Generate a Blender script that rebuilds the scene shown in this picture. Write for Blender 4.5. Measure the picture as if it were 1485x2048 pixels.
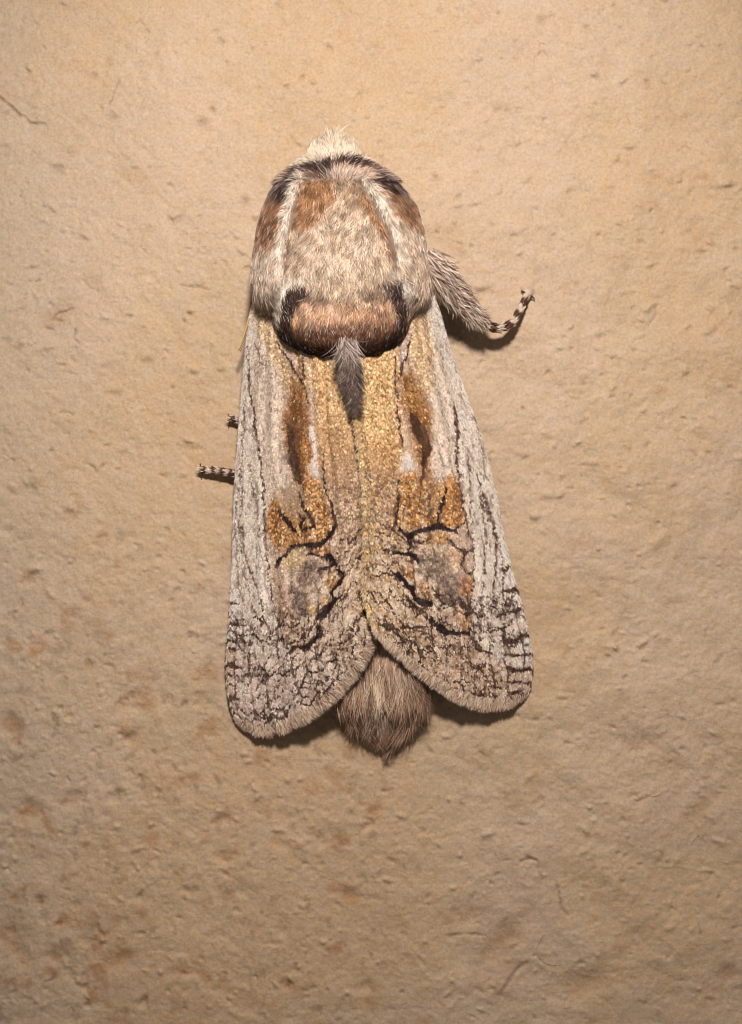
import bpy, math, random
import numpy as np
from mathutils import Vector

# ------------------------------------------------------------------ scene, camera, light
for o in list(bpy.data.objects):
    bpy.data.objects.remove(o, do_unlink=True)
scene = bpy.context.scene
COL = scene.collection
rng = np.random.default_rng(7)
random.seed(7)

U = 5.0e-5          # metres per unit of plan (1 unit = 0.05 mm), the moth is about 6 cm long
CX, CY = 742.5, 1024.0
D = 3400.0          # viewing distance in plan units (17 cm)

cam_d = bpy.data.cameras.new("camera")
cam_d.sensor_fit = 'VERTICAL'
cam_d.sensor_height = 24.0
cam_d.lens = 24.0 * D / 2048.0
cam_d.clip_start = 0.005
cam_d.clip_end = 10.0
cam = bpy.data.objects.new("camera", cam_d)
cam.location = (0, -D * U, 0)
cam.rotation_euler = (math.radians(90), 0, 0)
COL.objects.link(cam)
scene.camera = cam

world = bpy.data.worlds.new("World")
scene.world = world
world.use_nodes = True
bg = world.node_tree.nodes["Background"]
bg.inputs[0].default_value = (1.0, 0.77, 0.62, 1)
bg.inputs[1].default_value = 0.12

lamp_d = bpy.data.lights.new("hand_lamp", 'SPOT')       # hand-held torch just above the camera
lamp_d.energy = 0.85
lamp_d.color = (1.0, 0.835, 0.70)
lamp_d.shadow_soft_size = 0.0065
lamp_d.spot_size = math.radians(90)
lamp_d.spot_blend = 1.0
lamp = bpy.data.objects.new("hand_lamp", lamp_d)
lamp.location = (30 * U, -2300 * U, 1350 * U)
lamp.rotation_euler = (Vector((0, 0, 224 * U)) - lamp.location).to_track_quat('-Z', 'Y').to_euler()
COL.objects.link(lamp)

scene.cycles.filter_width = 1.1
scene.view_settings.view_transform = 'Standard'
scene.view_settings.look = 'None'
scene.view_settings.exposure = 0.0
scene.view_settings.gamma = 1.0

# ------------------------------------------------------------------ helpers
def P(px, py, h):
    """plan position (px right, py down) at height h off the wall -> world metres, (N,3)"""
    px = np.asarray(px, float); py = np.asarray(py, float); h = np.asarray(h, float)
    f = (D - h) / D
    return np.stack([(px - CX) * f * U, -h * U, (CY - py) * f * U], -1)

def smooth(a, b, x):
    t = np.clip((x - a) / (b - a), 0, 1)
    return t * t * (3 - 2 * t)

_tab = np.random.default_rng(99).random((16, 256, 256))
def vn(x, y, seed=0):
    """value noise 0..1"""
    T = _tab[seed % 16]
    x = np.asarray(x, float) + 17.3 * seed; y = np.asarray(y, float) - 9.1 * seed
    xi = np.floor(x).astype(int); yi = np.floor(y).astype(int)
    fx = x - xi; fy = y - yi
    fx = fx * fx * fx * (fx * (fx * 6 - 15) + 10); fy = fy * fy * fy * (fy * (fy * 6 - 15) + 10)
    a = T[yi & 255, xi & 255]; b = T[yi & 255, (xi + 1) & 255]
    c = T[(yi + 1) & 255, xi & 255]; d = T[(yi + 1) & 255, (xi + 1) & 255]
    return (a * (1 - fx) + b * fx) * (1 - fy) + (c * (1 - fx) + d * fx) * fy

def fbm(x, y, seed=0, octs=4, gain=0.5):
    s = 0; a = 1; n = 0
    for k in range(octs):
        cx = math.cos(0.6 * k); sx = math.sin(0.6 * k)
        s = s + a * vn((x * cx - y * sx) * 2 ** k, (x * sx + y * cx) * 2 ** k, seed + k)
        n += a; a *= gain
    return s / n

def s2l(c):
    c = np.asarray(c, float)
    return np.where(c <= 0.04045, c / 12.92, ((c + 0.055) / 1.055) ** 2.4)

LIGHT = np.array([1.20, 1.045, 0.85])      # brightness and tint of the lamp light the seen colours were judged under
def albedo(rgb255):
    a = s2l(np.asarray(rgb255, float) / 255.0) / LIGHT
    return np.clip(a, 0.012, 0.88)

def spline(pts, n=12):
    """Catmull-Rom through points of any dimension"""
    p = np.asarray(pts, float)
    if len(p) < 3:
        t = np.linspace(0, 1, n + 1)[:, None]
        return p[0] * (1 - t) + p[-1] * t
    q = np.vstack([2 * p[0] - p[1], p, 2 * p[-1] - p[-2]])
    out = []
    for i in range(1, len(q) - 2):
        t = np.linspace(0, 1, n, endpoint=False)[:, None]
        a, b, c, d = q[i - 1], q[i], q[i + 1], q[i + 2]
        out.append(0.5 * (2 * b + (c - a) * t + (2 * a - 5 * b + 4 * c - d) * t ** 2 + (3 * b - a - 3 * c + d) * t ** 3))
    out.append(p[-1][None])
    return np.vstack(out)

class Curve:
    """arc-length parametrised smooth curve"""
    def __init__(s, pts):
        s.p = spline(pts, 16)
        l = np.r_[0, np.cumsum(np.linalg.norm(np.diff(s.p[:, :2], axis=0), axis=1))]
        s.len = l[-1]; s.u = l / l[-1]
    def __call__(s, u):
        u = np.asarray(u, float)
        return np.stack([np.interp(u, s.u, s.p[:, k]) for k in range(s.p.shape[1])], -1)

def mesh_obj(name, verts, faces, mat, parent=None, cols=None, smooth_shade=True, kind=None):
    """one mesh object; faces: list of arrays of equal-sided faces; cols: (N,4) per vertex"""
    me = bpy.data.meshes.new(name)
    verts = np.asarray(verts, np.float32)
    if not isinstance(faces, (list, tuple)): faces = [faces]
    faces = [np.asarray(f, np.int32) for f in faces if len(f)]
    nl = sum(f.size for f in faces); nf = sum(len(f) for f in faces)
    me.vertices.add(len(verts)); me.vertices.foreach_set("co", verts.ravel())
    me.loops.add(nl); me.loops.foreach_set("vertex_index", np.concatenate([f.ravel() for f in faces]))
    me.polygons.add(nf)
    sizes = np.concatenate([np.full(len(f), f.shape[1], np.int32) for f in faces])
    me.polygons.foreach_set("loop_start", np.r_[0, np.cumsum(sizes)[:-1]].astype(np.int32))
    me.polygons.foreach_set("loop_total", sizes)
    me.update(calc_edges=True)
    me.polygons.foreach_set("use_smooth", np.full(nf, smooth_shade))
    if cols is not None:
        cols = np.asarray(cols, np.float32)
        if cols.shape[1] == 3: cols = np.c_[cols, np.zeros(len(cols), np.float32)]
        at = me.color_attributes.new("Col", 'FLOAT_COLOR', 'POINT')
        at.data.foreach_set("color", cols.ravel())
    me.materials.append(mat)
    me.validate()
    o = bpy.data.objects.new(name, me)
    COL.objects.link(o)
    if parent is not None: o.parent = parent
    if kind: o["kind"] = kind
    return o

def nd(nt, typ, **kw):
    n = nt.nodes.new(typ)
    for k, v in kw.items(): setattr(n, k, v)
    return n

def attr_mat(name, rough=0.6, spec=0.35, sheen=0.0, nscale=9000.0, namp=0.25, metal=True, bump=0.0):
    """colour comes from the surface's own pattern (attribute Col), broken up by fine noise; Col alpha = metallic lustre"""
    m = bpy.data.materials.new(name); m.use_nodes = True
    nt = m.node_tree; b = nt.nodes["Principled BSDF"]
    at = nd(nt, 'ShaderNodeAttribute', attribute_name="Col")
    tc = nd(nt, 'ShaderNodeTexCoord')
    no = nd(nt, 'ShaderNodeTexNoise'); no.inputs['Scale'].default_value = nscale; no.inputs['Detail'].default_value = 2
    nt.links.new(tc.outputs['Object'], no.inputs['Vector'])
    mr = nd(nt, 'ShaderNodeMapRange')
    mr.inputs[1].default_value = 0.25; mr.inputs[2].default_value = 0.75
    mr.inputs[3].default_value = 1 - namp; mr.inputs[4].default_value = 1 + namp
    nt.links.new(no.outputs['Fac'], mr.inputs[0])
    mx = nd(nt, 'ShaderNodeVectorMath', operation='SCALE')
    nt.links.new(at.outputs['Color'], mx.inputs[0]); nt.links.new(mr.outputs[0], mx.inputs['Scale'])
    nt.links.new(mx.outputs[0], b.inputs['Base Color'])
    b.inputs['Roughness'].default_value = rough
    b.inputs['Specular IOR Level'].default_value = spec
    if sheen:
        b.inputs['Sheen Weight'].default_value = sheen; b.inputs['Sheen Roughness'].default_value = 0.4
    if metal: nt.links.new(at.outputs['Alpha'], b.inputs['Metallic'])
    if bump:
        bp = nd(nt, 'ShaderNodeBump'); bp.inputs['Strength'].default_value = bump; bp.inputs['Distance'].default_value = 2e-5
        nt.links.new(no.outputs['Fac'], bp.inputs['Height']); nt.links.new(bp.outputs[0], b.inputs['Normal'])
    return m

M_scale = attr_mat("wing_scales", 0.5, 0.2, namp=0.10)
M_membrane = attr_mat("wing_membrane", 0.7, 0.2)
M_fur = attr_mat("fur", 0.55, 0.18, namp=0.15)
M_skin = attr_mat("body_cuticle", 0.8, 0.15)
M_leg = attr_mat("leg_scales", 0.55, 0.35, nscale=14000, bump=0.5)

# ------------------------------------------------------------------ the wall
def build_wall():
    st = 2.7
    def axis(a, b):
        core = np.arange(a, b + st, st)
        g = st * np.cumsum(1.16 ** np.arange(1, 34))
        return np.r_[(a - g)[::-1], core, core[-1] + g]
    gx = axis(-90, 1575); gy = axis(-90, 2138)
    X, Y = np.meshgrid(gx, gy)
    sh = X.shape; x = X.ravel(); y = Y.ravel()
    wx = x + 30 * (vn(x / 70, y / 70, 1) - .5); wy = y + 30 * (vn(x / 70, y / 70, 2) - .5)
    # trowelled plaster under brushed paint
    h = 16 * (fbm(wx / 420, wy / 420, 3, 3) - .5)
    dg = (x * 0.80 + y * 0.60); dp = (-x * 0.60 + y * 0.80)            # faint diagonal drag of the float
    h += 13.0 * (fbm(dp / 95, dg / 150, 4, 3) - .5) * (0.5 + smooth(500, 1300, x))
    h += 4.2 * (fbm(wx / 42, wy / 42, 6, 3) - .5)
    h += 2.3 * (fbm(x / 17, y / 15, 8, 2) - .5)
    h += 0.9 * (fbm(x / 6.6, y / 6.6, 10, 1) - .5)
    nib = fbm(x / 11, y / 9, 7, 2); pm = smooth(.42, .66, fbm(x / 130, y / 130, 1, 3)); h += 1.5 * smooth(.66, .80, nib) * pm; h -= 1.1 * smooth(.33, .20, fbm(x / 13, y / 10, 9, 2)) * (1.1 - pm)
    # rough, crumbly look in the lower left, smoother upper left
    rough = smooth(900, 1700, y + 0.25 * (700 - x)) * smooth(1150, 500, x)
    h += rough * (2.6 * (fbm(wx / 30, wy / 38, 12, 3) - .5) + 0.9 * (fbm(x / 9, y / 11, 14, 2) - .5))
    stain = np.zeros_like(x); dark = np.zeros_like(x); grey = np.zeros_like(x)
    r2 = np.random.default_rng(21)
    def near(cx, cy, r):
        return np.nonzero((np.abs(x - cx) < r) & (np.abs(y - cy) < r))[0]
    def bump(cx, cy, r, a, e=1.0, rot=0.0, st_=0.0, dk=0.0):
        i = near(cx, cy, r * 3.2 * max(e, 1))
        dx = x[i] - cx; dy = y[i] - cy
        u = (dx * math.cos(rot) + dy * math.sin(rot)) / e; w = -dx * math.sin(rot) + dy * math.cos(rot)
        q = np.sqrt(u * u + w * w) / r * (0.75 + 0.5 * vn(x[i] / (r * .9), y[i] / (r * .9), 5))
        g = np.exp(-q ** 2.6)
        h[i] += 1.35 * a * g
        stain[i] = np.maximum(stain[i], st_ * g); dark[i] = np.maximum(dark[i], dk * g)
    def crack(pts, w=2.2, depth=5, dk=0.5):
        p = spline(pts, 8)
        for a, b in zip(p[:-1], p[1:]):
            m = (a + b) / 2; i = near(m[0], m[1], np.linalg.norm(b - a) + 4 * w + 4)
            q = np.c_[x[i], y[i]] + 3.0 * (np.c_[vn(x[i] / 7, y[i] / 7, 3), vn(x[i] / 7, y[i] / 7, 4)] - .5)
            d = b - a; t = np.clip(((q - a) @ d) / (d @ d + 1e-9), 0, 1)
            dist = np.linalg.norm(q - a - t[:, None] * d, axis=1)
            g = np.exp(-(dist / w) ** 2) * (0.45 + 0.8 * vn(x[i] / 11, y[i] / 11, 6))
            dark[i] = np.maximum(dark[i], dk * g)
            cr[i] = np.maximum(cr[i], depth * g)
    cr = np.zeros_like(x)
    # pits, nibs and sand grains scattered over the paint
    for k in range(900):
        cx, cy = r2.uniform(-80, 1565), r2.uniform(-80, 2130)
        if r2.random() < 0.5: bump(cx, cy, r2.uniform(2.6, 6), r2.uniform(1.2, 4.0), r2.uniform(.7, 2.4), r2.uniform(-1, 1))
        else: bump(cx, cy, r2.uniform(2.4, 5), -r2.uniform(1.2, 4.2), r2.uniform(.7, 2.6), r2.uniform(-1, 1), dk=r2.uniform(0, .35))
    for k in range(150):                                     # coarser crumbs low on the left
        cx, cy = r2.uniform(-60, 760), r2.uniform(1150, 2120)
        bump(cx, cy, r2.uniform(5, 14), r2.uniform(-3.4, 1.6), r2.uniform(.7, 1.9), r2.uniform(-1, 1), st_=r2.uniform(0, .35))
    for (cx, cy, r, a, e, rot) in [(960, 574, 8, 5, 1.2, 0), (1055, 577, 10, 7, 1.2, -.2), (1070, 1032, 9, 5, 1.2, 0), (1188, 147, 7, 5, 1, .5),
            (1053, 358, 6, 4, 1.8, -.9), (1233, 316, 7, 4, 1.6, -.9), (1258, 293, 5, 4, 2.2, 0), (1456, 367, 6, 5, 2.0, -.1), (1035, 285, 6, 3.5, 1, 0),
            (872, 356, 7, -3, 1, 0), (1083, 40, 9, -3, 1, .5), (1195, 665, 7, 3.5, 1.3, 0), (1100, 988, 10, 4, 1.6, -.4), (1120, 990, 7, 4, 1.4, -.5),
            (1370, 740, 8, 4, 1, 0), (1420, 660, 7, 4, 1.8, -.5), (1320, 1080, 10, 4, 2, -.8), (1345, 965, 7, 4, 1.6, -.3), (1170, 768, 5, -3, 1, 0),
            (425, 220, 6, -4, 1, 0), (405, 247, 8, -3, 1.6, -.3), (227, 235, 8, -3, 1.6, 0), (115, 338, 8, -3, 1.6, 0), (355, 440, 8, -3, 1.7, -.4),
            (186, 152, 6, -3, 1.4, 0), (490, 402, 7, -3, 1.3, 0), (235, 777, 9, 4, 1.6, 0), (295, 722, 8, -3, 1.6, -.5), (390, 740, 6, 4, 2, .2)]:
        bump(cx, cy, r, a, e, rot, dk=0.3 if a < 0 else 0.08)
    for (cx, cy, r, a, e, rot, s) in [(28, 1450, 17, -5, 1.3, 1.2, .9), (34, 1480, 10, -4, 1.3, 1.4, .7), (252, 1458, 12, 3, 1.2, .8, .8), (262, 1476, 10, -5, 1.6, -.6, .6),
            (272, 1392, 10, -3, 1.6, .2, .6), (247, 1408, 12, -4, 2.0, -.9, .5), (60, 1157, 10, -4, 1.8, -.5, .7), (178, 1328, 9, -3, 1.4, 1.2, .7),
            (418, 1505, 10, -2, 1, 0, .4), (576, 1970, 11, -4, 1.2, 0, .8), (235, 1922, 22, -5, 1.5, -.3, .8), (20, 1880, 24, -4, 1.2, .5, .7), (110, 1915, 14, -4, 1.4, 0, .6),
            (170, 1975, 7, -5, 1.4, -.5, .4), (1455, 1945, 18, -4, 1.1, 0, .6), (1175, 1965, 26, -4, 1.8, .1, .4), (150, 1600, 15, -5, 1.4, -.4, .5), (60, 1620, 20, -5, 1.2, .3, .5),
            (230, 1595, 12, -5, 1.5, -.4, .4), (440, 1640, 12, -5, 1.4, -.5, .4), (445, 1712, 12, -4, 1.4, -.3, .4), (740, 1650, 8, -5, 1.5, -.8, .3), (1320, 782, 7, 1, 2, -.4, .75),
            (150, 300, 10, 2, 1.6, 0, .35), (455, 122, 4, 2, 1, 0, .7), (110, 640, 20, -2.5, 1.6, -.9, .45), (285, 540, 10, 1, 1, 0, .3), (400, 1165, 11, 3, 1.5, -.6, .35),
            (600, 1690, 12, 4, 1.3, 0, .2), (700, 1790, 14, -4, 1.2, 0, .25), (1400, 1620, 20, -3, 2.4, -.8, .2), (1010, 1880, 26, -4, 2.6, -.75, .35), (930, 1830, 26, -3, 2.0, -.3, .25)]:
        bump(cx, cy, r, a, e, rot, st_=s)
    for pts, w, dp_ in [([(-6, 192), (14, 206), (40, 230), (48, 232), (62, 246), (92, 250)], 2.4, 7),
            ([(1008, 1723), (1020, 1720)], 2, 5), ([(1042, 1723), (1060, 1718), (1076, 1723), (1077, 1740), (1086, 1760)], 1.8, 5),
            ([(1113, 1764), (1119, 1790), (1124, 1815), (1137, 1832)], 2.0, 6), ([(182, 931), (190, 937), (194, 945), (205, 932)], 2.6, 7),
            ([(152, 660), (148, 676), (157, 686)], 1.8, 4), ([(105, 640), (118, 628), (148, 618)], 1.8, 4), ([(72, 562), (80, 560)], 2.4, 5),
            ([(436, 742), (441, 746), (447, 741)], 2.2, 5), ([(92, 657), (106, 660)], 2, 4), ([(220, 210), (235, 172), (238, 155)], 1.4, 3),
            ([(120, 825), (138, 824), (146, 830)], 1.6, 3), ([(365, 572), (400, 574), (420, 580)], 1.8, 3), ([(1255, 1596), (1272, 1590), (1284, 1600), (1300, 1592)], 1.7, 4),
            ([(1298, 650), (1310, 630), (1312, 610)], 1.8, 3.5), ([(1215, 712), (1225, 716), (1233, 710)], 2, 4), ([(1397, 1845), (1403, 1870)], 1.6, 3),
            ([(1325, 164), (1334, 168)], 1.8, 4), ([(905, 1870), (935, 1868), (970, 1870)], 2, 4), ([(1000, 1990), (1030, 1945), (1055, 1925)], 3, 4)]:
        crack(pts, w, dp_)
    for k in range(46):
        cx, cy = r2.uniform(0, 1485), r2.uniform(0, 2048); a = r2.uniform(-1, 1); l = r2.uniform(4, 16)
        crack([(cx, cy), (cx + l * math.cos(a), cy + l * math.sin(a)), (cx + 1.6 * l * math.cos(a + .7), cy + 1.6 * l * math.sin(a + .7))], 1.5, r2.uniform(1.5, 3.5), .35)
    h -= cr
    # paint colour: warm beige, mottled; rusty blooms have their own shapes; pits and cracks go darker brown
    base = albedo((207, 176, 137)) * np.ones((len(x), 1))
    n1 = fbm(wx / 300, wy / 300, 2, 4); n2 = fbm(x / 55, y / 55, 5, 4)
    warm = albedo((209, 170, 130)); pale = albedo((213, 183, 154)); rust = albedo((176, 122, 76)); dark_brown = albedo((98, 78, 56)); cool = albedo((196, 172, 142))
    def mixc(c, k):
        nonlocal base
        k = np.clip(k, 0, 1)[:, None]; base = base * (1 - k) + c * k
    mixc(warm, smooth(.45, .72, n1) * .35); mixc(pale, smooth(.55, .28, n1) * .45)
    mixc(cool, smooth(330, -60, x + 160 * (n1 - .5)) * .75)  # grey ambient light from the left, mixed into the wall colour
    mixc(rust, smooth(.62, .82, n2) * (.12 + .45 * rough)); mixc(dark_brown, smooth(.66, .86, fbm(x / 22, y / 22, 7, 3)) * (.10 + .25 * rough))
    mixc(rust, stain * .62); mixc(dark_brown, dark * .85)
    base *= (1 + .10 * (fbm(x / 120, y / 120, 9, 3) - .5))[:, None]
    global wall_h
    hg = h.reshape(sh)
    wall_h = lambda a, b: float(hg[np.searchsorted(gy, b), np.searchsorted(gx, a)])
    v = P(x, y, h)
    ny, nx = sh
    idx = np.arange(ny * nx).reshape(sh)
    f = np.stack([idx[:-1, :-1], idx[1:, :-1], idx[1:, 1:], idx[:-1, 1:]], -1).reshape(-1, 4)
    # back and sides so that the wall is a solid slab
    c = [idx[0, 0], idx[-1, 0], idx[-1, -1], idx[0, -1]]
    n0 = len(v); bk = v[c].copy(); bk[:, 1] = 400 * U
    v = np.vstack([v, bk]); base = np.vstack([base, base[c]])
    f = np.vstack([f, [[n0 + 3, n0 + 2, n0 + 1, n0]]])
    rims = [list(idx[:, 0]) + [n0 + 1, n0], list(idx[-1, :]) + [n0 + 2, n0 + 1], list(idx[::-1, -1]) + [n0 + 3, n0 + 2], list(idx[0, ::-1]) + [n0, n0 + 3]]
    m = bpy.data.materials.new("painted_plaster"); m.use_nodes = True
    nt = m.node_tree; b = nt.nodes["Principled BSDF"]
    at = nd(nt, 'ShaderNodeAttribute', attribute_name="Col"); tc = nd(nt, 'ShaderNodeTexCoord')
    def noise(sc, det, rg=0.55):
        n = nd(nt, 'ShaderNodeTexNoise'); n.inputs['Scale'].default_value = sc; n.inputs['Detail'].default_value = det; n.inputs['Roughness'].default_value = rg
        nt.links.new(tc.outputs['Object'], n.inputs['Vector']); return n
    g = noise(3600, 4, .65); sp = noise(4200, 1); hue = noise(700, 3)
    r1 = nd(nt, 'ShaderNodeMapRange'); r1.inputs[1].default_value = .3; r1.inputs[2].default_value = .7; r1.inputs[3].default_value = .86; r1.inputs[4].default_value = 1.14
    nt.links.new(g.outputs['Fac'], r1.inputs[0])
    r2_ = nd(nt, 'ShaderNodeMapRange'); r2_.inputs[1].default_value = .22; r2_.inputs[2].default_value = .32; r2_.inputs[3].default_value = .72; r2_.inputs[4].default_value = 1.0
    nt.links.new(sp.outputs['Fac'], r2_.inputs[0])
    mu = nd(nt, 'ShaderNodeMath', operation='MULTIPLY'); nt.links.new(r1.outputs[0], mu.inputs[0]); nt.links.new(r2_.outputs[0], mu.inputs[1])
    sc = nd(nt, 'ShaderNodeVectorMath', operation='SCALE'); nt.links.new(at.outputs['Color'], sc.inputs[0]); nt.links.new(mu.outputs[0], sc.inputs['Scale'])
    hs = nd(nt, 'ShaderNodeHueSaturation'); r3 = nd(nt, 'ShaderNodeMapRange'); r3.inputs[1].default_value = .3; r3.inputs[2].default_value = .7; r3.inputs[3].default_value = .86; r3.inputs[4].default_value = 1.14
    nt.links.new(hue.outputs['Fac'], r3.inputs[0]); nt.links.new(r3.outputs[0], hs.inputs['Saturation']); nt.links.new(sc.outputs[0], hs.inputs['Color'])
    nt.links.new(hs.outputs[0], b.inputs['Base Color'])
    b.inputs['Roughness'].default_value = .62; b.inputs['Specular IOR Level'].default_value = .3
    fb = noise(4600, 4, .72); bp = nd(nt, 'ShaderNodeBump'); bp.inputs['Strength'].default_value = 1.0; bp.inputs['Distance'].default_value = 8e-5
    nt.links.new(fb.outputs['Fac'], bp.inputs['Height']); nt.links.new(bp.outputs[0], b.inputs['Normal'])
    o = mesh_obj("wall", v, [f], m, cols=base, kind="structure")
    import bmesh
    bm = bmesh.new(); bm.from_mesh(o.data); bm.verts.ensure_lookup_table()
    for r in rims:
        try: bm.faces.new([bm.verts[i] for i in r])
        except ValueError: pass
    bm.to_mesh(o.data); bm.free()
    o["label"] = "beige painted plaster wall with small pits, hairline cracks and rusty stains"
    return o
wall = build_wall()

# ------------------------------------------------------------------ colour pattern painter (the moth's own markings, plus a painted seam shadow)
X0, Y0, CW, CH = 420, 220, 700, 1330
class Canvas:
    def __init__(s, base):
        s.c = np.ones((CH, CW, 3)) * np.asarray(base, float)
        yy, xx = np.mgrid[0:CH, 0:CW].astype(float)
        xx += X0; yy += Y0; s.bx = xx; s.by = yy
        s.x = xx + 7 * (vn(xx / 13, yy / 13, 1) - .5) + 4 * (vn(xx / 5, yy / 5, 2) - .5)
        s.y = yy + 7 * (vn(xx / 13, yy / 13, 3) - .5) + 4 * (vn(xx / 5, yy / 5, 4) - .5)
        s.rag = vn(xx / 4, yy / 4, 5); s.log = []
    def _win(s, p, pad):
        x0 = int(max(p[:, 0].min() - pad - X0, 0)); x1 = int(min(p[:, 0].max() + pad - X0, CW))
        y0 = int(max(p[:, 1].min() - pad - Y0, 0)); y1 = int(min(p[:, 1].max() + pad - Y0, CH))
        return slice(y0, max(y1, y0 + 1)), slice(x0, max(x1, x0 + 1))
    def _put(s, w, m, col):
        m = np.clip(m, 0, 1)[..., None]
        s.c[w] = s.c[w] * (1 - m) + np.asarray(col, float) * m
    def stroke(s, pts, width, col, a=1.0, soft=1.5, rag=.5, warp=1.0):
        s.log.append((pts, width, col, a, soft, rag)); p = np.asarray(pts, float)
        ws = np.full(len(p), float(width)) if np.isscalar(width) else np.asarray(width, float)
        q = spline(np.c_[p, ws], 6)
        w = s._win(q, q[:, 2].max() + 14); X = s.bx[w] + (s.x[w] - s.bx[w]) * warp; Y = s.by[w] + (s.y[w] - s.by[w]) * warp; best = np.full(X.shape, -1e9)
        for A, B in zip(q[:-1], q[1:]):
            d = B[:2] - A[:2]; t = np.clip(((X - A[0]) * d[0] + (Y - A[1]) * d[1]) / (d @ d + 1e-9), 0, 1)
            dist = np.hypot(X - A[0] - t * d[0], Y - A[1] - t * d[1])
            best = np.maximum(best, (A[2] + (B[2] - A[2]) * t) / 2 - dist)
        s._put(w, smooth(-soft, soft, best) * a * (1 - rag * .8 + rag * 1.6 * s.rag[w]), col)
    def poly(s, pts, col, a=1.0, soft=6, rag=.3):
        p = spline(np.vstack([pts, pts[:1]]), 5)[:-1]
        w = s._win(p, soft + 14); X = s.x[w]; Y = s.y[w]
        ins = np.zeros(X.shape, bool); dist = np.full(X.shape, 1e9)
        for A, B in zip(p, np.roll(p, -1, 0)):
            cond = (A[1] > Y) != (B[1] > Y)
            with np.errstate(divide='ignore', invalid='ignore'):
                ins ^= cond & (X < (B[0] - A[0]) * (Y - A[1]) / (B[1] - A[1] + 1e-12) + A[0])
            d = B - A; t = np.clip(((X - A[0]) * d[0] + (Y - A[1]) * d[1]) / (d @ d + 1e-9), 0, 1)
            dist = np.minimum(dist, np.hypot(X - A[0] - t * d[0], Y - A[1] - t * d[1]))
        sd = np.where(ins, dist, -dist)
        s._put(w, smooth(-soft, soft, sd) * a * (1 - rag * .8 + rag * 1.6 * s.rag[w]), col)
    def blob(s, cx, cy, rx, ry, col, a=1.0, rot=0.0, rag=.3):
        w = s._win(np.array([[cx, cy]]), 2.2 * max(rx, ry)); dx = s.x[w] - cx; dy = s.y[w] - cy
        u = (dx * math.cos(rot) + dy * math.sin(rot)) / rx; v = (-dx * math.sin(rot) + dy * math.cos(rot)) / ry
        s._put(w, np.exp(-(u * u + v * v) ** 1.4) * a * (1 - rag * .8 + rag * 1.6 * s.rag[w]), col)
    def at(s, px, py):
        i = np.clip(np.round(np.asarray(px) - X0).astype(int), 0, CW - 1); j = np.clip(np.round(np.asarray(py) - Y0).astype(int), 0, CH - 1)
        return s.c[j, i]

PALE = (243, 225, 202); GOLD = (230, 186, 134); ORG = (200, 142, 84)
BRN = (146, 98, 58); DRK = (72, 46, 36); BLK = (44, 28, 26); GRY = (222, 192, 164); WHT = (234, 222, 210); MUD = (112, 90, 74); CRM = (222, 192, 146)

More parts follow.
